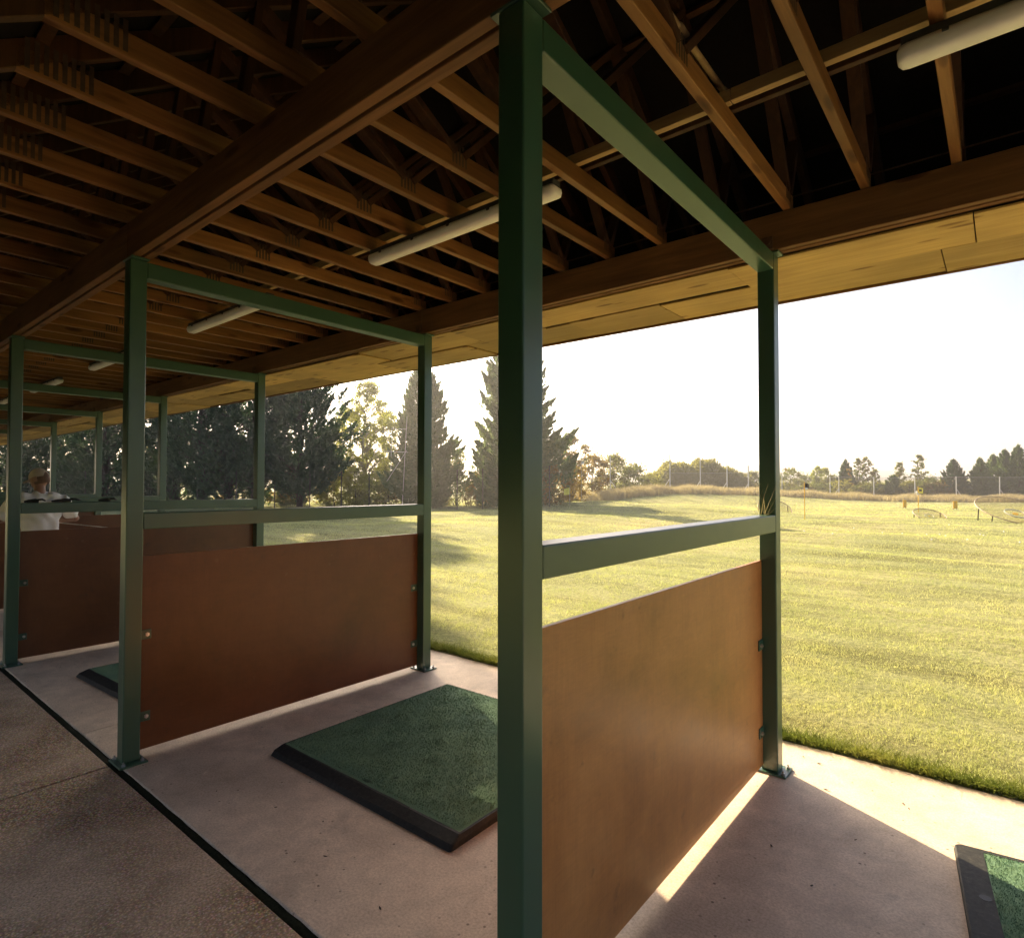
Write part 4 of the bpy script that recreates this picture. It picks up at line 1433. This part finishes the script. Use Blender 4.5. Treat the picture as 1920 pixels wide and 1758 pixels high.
def person(loc, rz):
    root = empty('person', loc, 'golfer in white t-shirt and pale cap, back to the viewer, in a far bay', 'person', None, rz)
    # local +x is forward, +y is the golfer's left
    sl, el, wl, pl = (.02, .195, 1.475), (.07, .36, 1.26), (.315, .19, 1.25), (.40, .10, 1.275)
    sr, er, wr, pr = (.02, -.195, 1.475), (.07, -.35, 1.25), (.325, -.13, 1.225), (.40, -.04, 1.25)
    HM = Matrix.Translation((.095, .0, 1.715)) @ Matrix.Rotation(R(38), 4, 'Z') @ Matrix.Rotation(R(14), 4, 'Y')
    m = MB()
    limb(m, [(0, 0, .90), (.0, 0, 1.06), (.015, 0, 1.25), (.02, 0, 1.42), (.03, 0, 1.50)], [(.10, .15), (.095, .135), (.11, .155), (.105, .175), (.06, .11)], 24)
    limb(m, [(.02, 0, 1.47), (.045, 0, 1.58), (.08, 0, 1.66)], [(.07, .075), .055, .052])
    for sg, s_, e_, w_, p_ in ((1, sl, el, wl, pl), (-1, sr, er, wr, pr)):
        limb(m, [(.02, sg * .12, 1.47), s_, e_], [.06, .056, .042])
        limb(m, [e_, tuple(a_ + (b_ - a_) * .35 for a_, b_ in zip(e_, w_)), w_], [.042, .041, .027])
        limb(m, [w_, p_], [(.02, .028), (.018, .036)])
        limb(m, [(0, sg * .09, .93), (.04, sg * .14, .52), (-.01, sg * .18, .09)], [.088, .057, .04])
        limb(m, [(-.04, sg * .18, .045), (.16, sg * .215, .035)], [.042, .034])
        # fingers closed round the grip, thumb from the side of the palm
        for f in range(4):
            o_ = (f - 1.5) * .020
            L = (.9, 1.0, .95, .75)[f]
            bx, by, bz = p_[0] - .004, p_[1] + o_, p_[2] + .004
            limb(m, [(bx, by, bz), (bx + .034 * L, by, bz + .004), (bx + .044 * L, by, bz - .020 * L), (bx + .022, by, bz - .038 * L)], [.010, .0095, .009, .008], 8, 2)
        limb(m, [(p_[0] - .03, p_[1] + .022 * sg, p_[2]), (p_[0] + .004, p_[1] + .03 * sg, p_[2] - .022), (p_[0] + .026, p_[1] + .012 * sg, p_[2] - .030)], [.013, .011, .009], 8, 2)
    hb = bmesh.new()
    bmesh.ops.create_uvsphere(hb, u_segments=36, v_segments=28, radius=1)
    for v in hb.verts:
        x, y, z = v.co
        q = Vector((x * .098, y * .076, z * .118))
        if x > .55 and abs(y) < .22 and -.25 < z < .18: q.x += .022 * (1 - abs(y) / .22) * (1 - abs(z + .1) / .35)
        if x > .4 and abs(abs(y) - .38) < .2 and 0 < z < .25: q.x -= .006
        if x > .6 and abs(y) < .4 and abs(z + .42) < .07: q.x -= .004
        if z < -.45: q.x += .012; q.y *= .86
        if abs(y) > .9 and abs(z) < .3: q.y += math.copysign(.014, y); q.x -= .008
        v.co = q
    hb.transform(HM)
    m._add(hb)
    union(m, 'body', SKIN, root, .0065, 1)

    def folds(c):
        return .007 * math.sin(c.z * 30 + c.y * 22 + 2 * math.sin(c.x * 20 + c.z * 9)) + .006 * math.sin(c.y * 46 - c.z * 21 + 1.5 * math.sin(c.z * 17))
    m = MB()
    limb(m, [(.01, 0, .86), (.0, 0, 1.05), (.015, 0, 1.25), (.02, 0, 1.42), (.035, 0, 1.515)], [(.150, .190), (.138, .178), (.145, .19), (.135, .205), (.075, .10)], 28, 4, .12)
    for sg, s_, e_ in ((1, sl, el), (-1, sr, er)):
        limb(m, [(.02, sg * .10, 1.475), s_, tuple(a_ + (b_ - a_) * .72 for a_, b_ in zip(s_, e_))], [.085, .082, .078])
    union(m, 't_shirt', SHIRT, root, .011, 3, folds)
    m = MB()
    limb(m, [(0, 0, .84), (0, 0, 1.02)], [(.118, .155), (.108, .145)], 24)
    for sg in (1, -1):
        limb(m, [(0, sg * .085, .92), (.04, sg * .14, .52), (-.01, sg * .18, .08)], [.105, .085, .07])
    union(m, 'trousers', TROUS, root, .012, 3, lambda c: .4 * folds(c))
    for sg in (1, -1):
        m = MB()
        limb(m, [(-.05, sg * .175, .05), (.03, sg * .19, .055), (.18, sg * .218, .036)], [(.045, .04), (.05, .042), (.03, .04)])
        union(m, 'shoe', FLAGW, root, .01, 2)

    # hair below the cap, then the cap
    def dome(name, sc, zmin, mat, off=(0, 0, 0), bill=False):
        d = bmesh.new()
        bmesh.ops.create_uvsphere(d, u_segments=36, v_segments=28, radius=1)
        bmesh.ops.delete(d, geom=[v for v in d.verts if v.co.z < zmin or (not bill and v.co.x > .25 and v.co.z < .1)], context='VERTS')
        for v in d.verts:
            v.co = Vector((v.co.x * sc[0] + off[0], v.co.y * sc[1] + off[1], v.co.z * sc[2] + off[2]))
        if bill:
            rows_ = []
            for i in range(11):
                a = R(-66 + 132 * i / 10)
                base = Vector((math.cos(a) * sc[0] * .96 + off[0], math.sin(a) * sc[1] * .96, zmin * sc[2] + off[2] + .006))
                tip = base + Vector((.078 * math.cos(a * .6), .012 * math.sin(a), -.010 - .020 * abs(a) ** 2))
                rows_.append((d.verts.new(base), d.verts.new(tip), d.verts.new(base + Vector((0, 0, .005))), d.verts.new(tip + Vector((0, 0, .005)))))
            for a_, b_ in zip(rows_, rows_[1:]):
                d.faces.new((a_[0], a_[1], b_[1], b_[0]))
                d.faces.new((a_[2], b_[2], b_[3], a_[3]))
                d.faces.new((a_[1], a_[3], b_[3], b_[1]))
        d.transform(HM)
        mm = bpy.data.meshes.new(name)
        d.to_mesh(mm)
        d.free()
        mm.polygons.foreach_set('use_smooth', [True] * len(mm.polygons))
        mm.materials.append(mat)
        o_ = bpy.data.objects.new(name, mm)
        COL.objects.link(o_)
        o_.parent = root
        return o_
    dome('cap', (.110, .089, .128), .02, CAPM, (-.003, 0, .004), True)
    dome('hair', (.1035, .081, .1225), -.60, HAIR, (-.012, 0, 0))
    return root


gx_, gy_ = -8.62, 1.86
person((gx_, gy_, .002), R(178))
# his club: grip in the hands, shaft out to his right
cl = empty('golf_club', (gx_ - .43, gy_ - .17, 1.262), 'golf club held by the golfer, steel shaft pointing right', 'golf club')
MB().tube([(0, 0, 0), (.01, .28, -.048)], .0125, 8).build('grip', GRIP, cl)
MB().tube([(.01, .28, -.048), (.06, 1.02, -.175)], .0065, 8).build('shaft', BOLT, cl)
MB().box(-.010, .010, -.022, .03, -.045, .012, .006, 2, Matrix.Translation((.06, 1.03, -.18))).build('head', STEEL, cl)


def glove(x, y, L, label, rz):
    root = empty('golf_glove', (x, y, 1.4853), label, 'glove', 'black gloves lying on the rail', rz)
    m = MB()
    m.tube([(-.5 * L, 0, .010), (-.3 * L, .0, .015), (0, 0, .019), (.18 * L, 0, .017)], [.008, .014, .018, .016], 10)
    m.build('palm', GRIP, root, True)
    for i in range(4):
        yy = (i - 1.5) * .017
        MB().tube([(.15 * L, yy, .026), (.34 * L, yy * 1.2, .030), (.5 * L, yy * 1.3, .016)], [.009, .009, .007], 7).build('finger', GRIP, root, True)
    MB().tube([(-.1 * L, .02, .024), (.06 * L, .045, .03)], [.01, .008], 7).build('thumb', GRIP, root, True)


XF3 = X1 - 2 * BAY
glove(XF3, 1.48, .16, 'black glove on the rail beside the third divider back post', R(80))
glove(XF3, 1.72, .23, 'largest black glove lying on the rail across the white shirt', R(95))
glove(XF3, 2.07, .15, 'small black glove on the rail right of the white shirt', R(85))

# ------------------------------------------------------------------ haze
hm, hnt, hout = new_mat('haze_air')
pv = N(hnt, 'ShaderNodeVolumePrincipled')
pv.inputs['Color'].default_value = (.96, .94, .95, 1)
pv.inputs['Density'].default_value = HAZE
pv.inputs['Anisotropy'].default_value = .55
hnt.links.new(pv.outputs[0], hout.inputs['Volume'])
hz_ = MB().box(-930, 930, -430, 930, -1.4, 34).build('haze', hm)
tag(hz_, 'thin warm autumn haze over the whole field', 'haze', None, 'stuff')

# ------------------------------------------------------------------ sky and sun
SUN_EL, SUN_AZ = R(28.4), R(63.8)         # azimuth measured from +Y towards -X
sd = Vector((-math.sin(SUN_AZ) * math.cos(SUN_EL), math.cos(SUN_AZ) * math.cos(SUN_EL), math.sin(SUN_EL)))
w = bpy.data.worlds.new('World')
S.world = w
w.use_nodes = True
nt = w.node_tree
nt.nodes.clear()
sky = nt.nodes.new('ShaderNodeTexSky')
sky.sky_type = 'NISHITA'
sky.sun_disc = False
sky.sun_elevation = SUN_EL
sky.sun_rotation = -SUN_AZ
sky.air_density = 0.6
sky.dust_density = 4.0
sky.ozone_density = 1.5
bg = nt.nodes.new('ShaderNodeBackground')
bg.inputs['Strength'].default_value = 0.05
wo = nt.nodes.new('ShaderNodeOutputWorld')
nt.links.new(sky.outputs[0], bg.inputs['Color'])
nt.links.new(bg.outputs[0], wo.inputs['Surface'])
ld = bpy.data.lights.new('sun', 'SUN')
ld.energy = 2.4
ld.angle = R(0.53)
ld.color = (1.0, .83, .57)
lo = bpy.data.objects.new('sun', ld)
COL.objects.link(lo)
lo.rotation_euler = sd.to_track_quat('Z', 'Y').to_euler()
lo.location = (0, 0, 30)

S.view_settings.view_transform = 'Standard'
S.view_settings.look = 'None'
S.view_settings.exposure = 2.74
S.view_settings.use_white_balance = True
S.view_settings.white_balance_temperature = 7050
S.view_settings.white_balance_tint = 10
S.view_settings.gamma = 1.0
S.view_settings.use_curve_mapping = False
S.render.engine = 'CYCLES'
c = S.cycles
c.use_denoising = True
try:
    c.denoiser = 'OPENIMAGEDENOISE'
except Exception:
    pass
c.max_bounces = 8
c.diffuse_bounces = 5
c.glossy_bounces = 3
c.transmission_bounces = 3
c.transparent_max_bounces = 14
c.caustics_reflective = False
c.caustics_refractive = False
c.sample_clamp_indirect = 8
c.use_adaptive_sampling = True
c.adaptive_threshold = 0.02
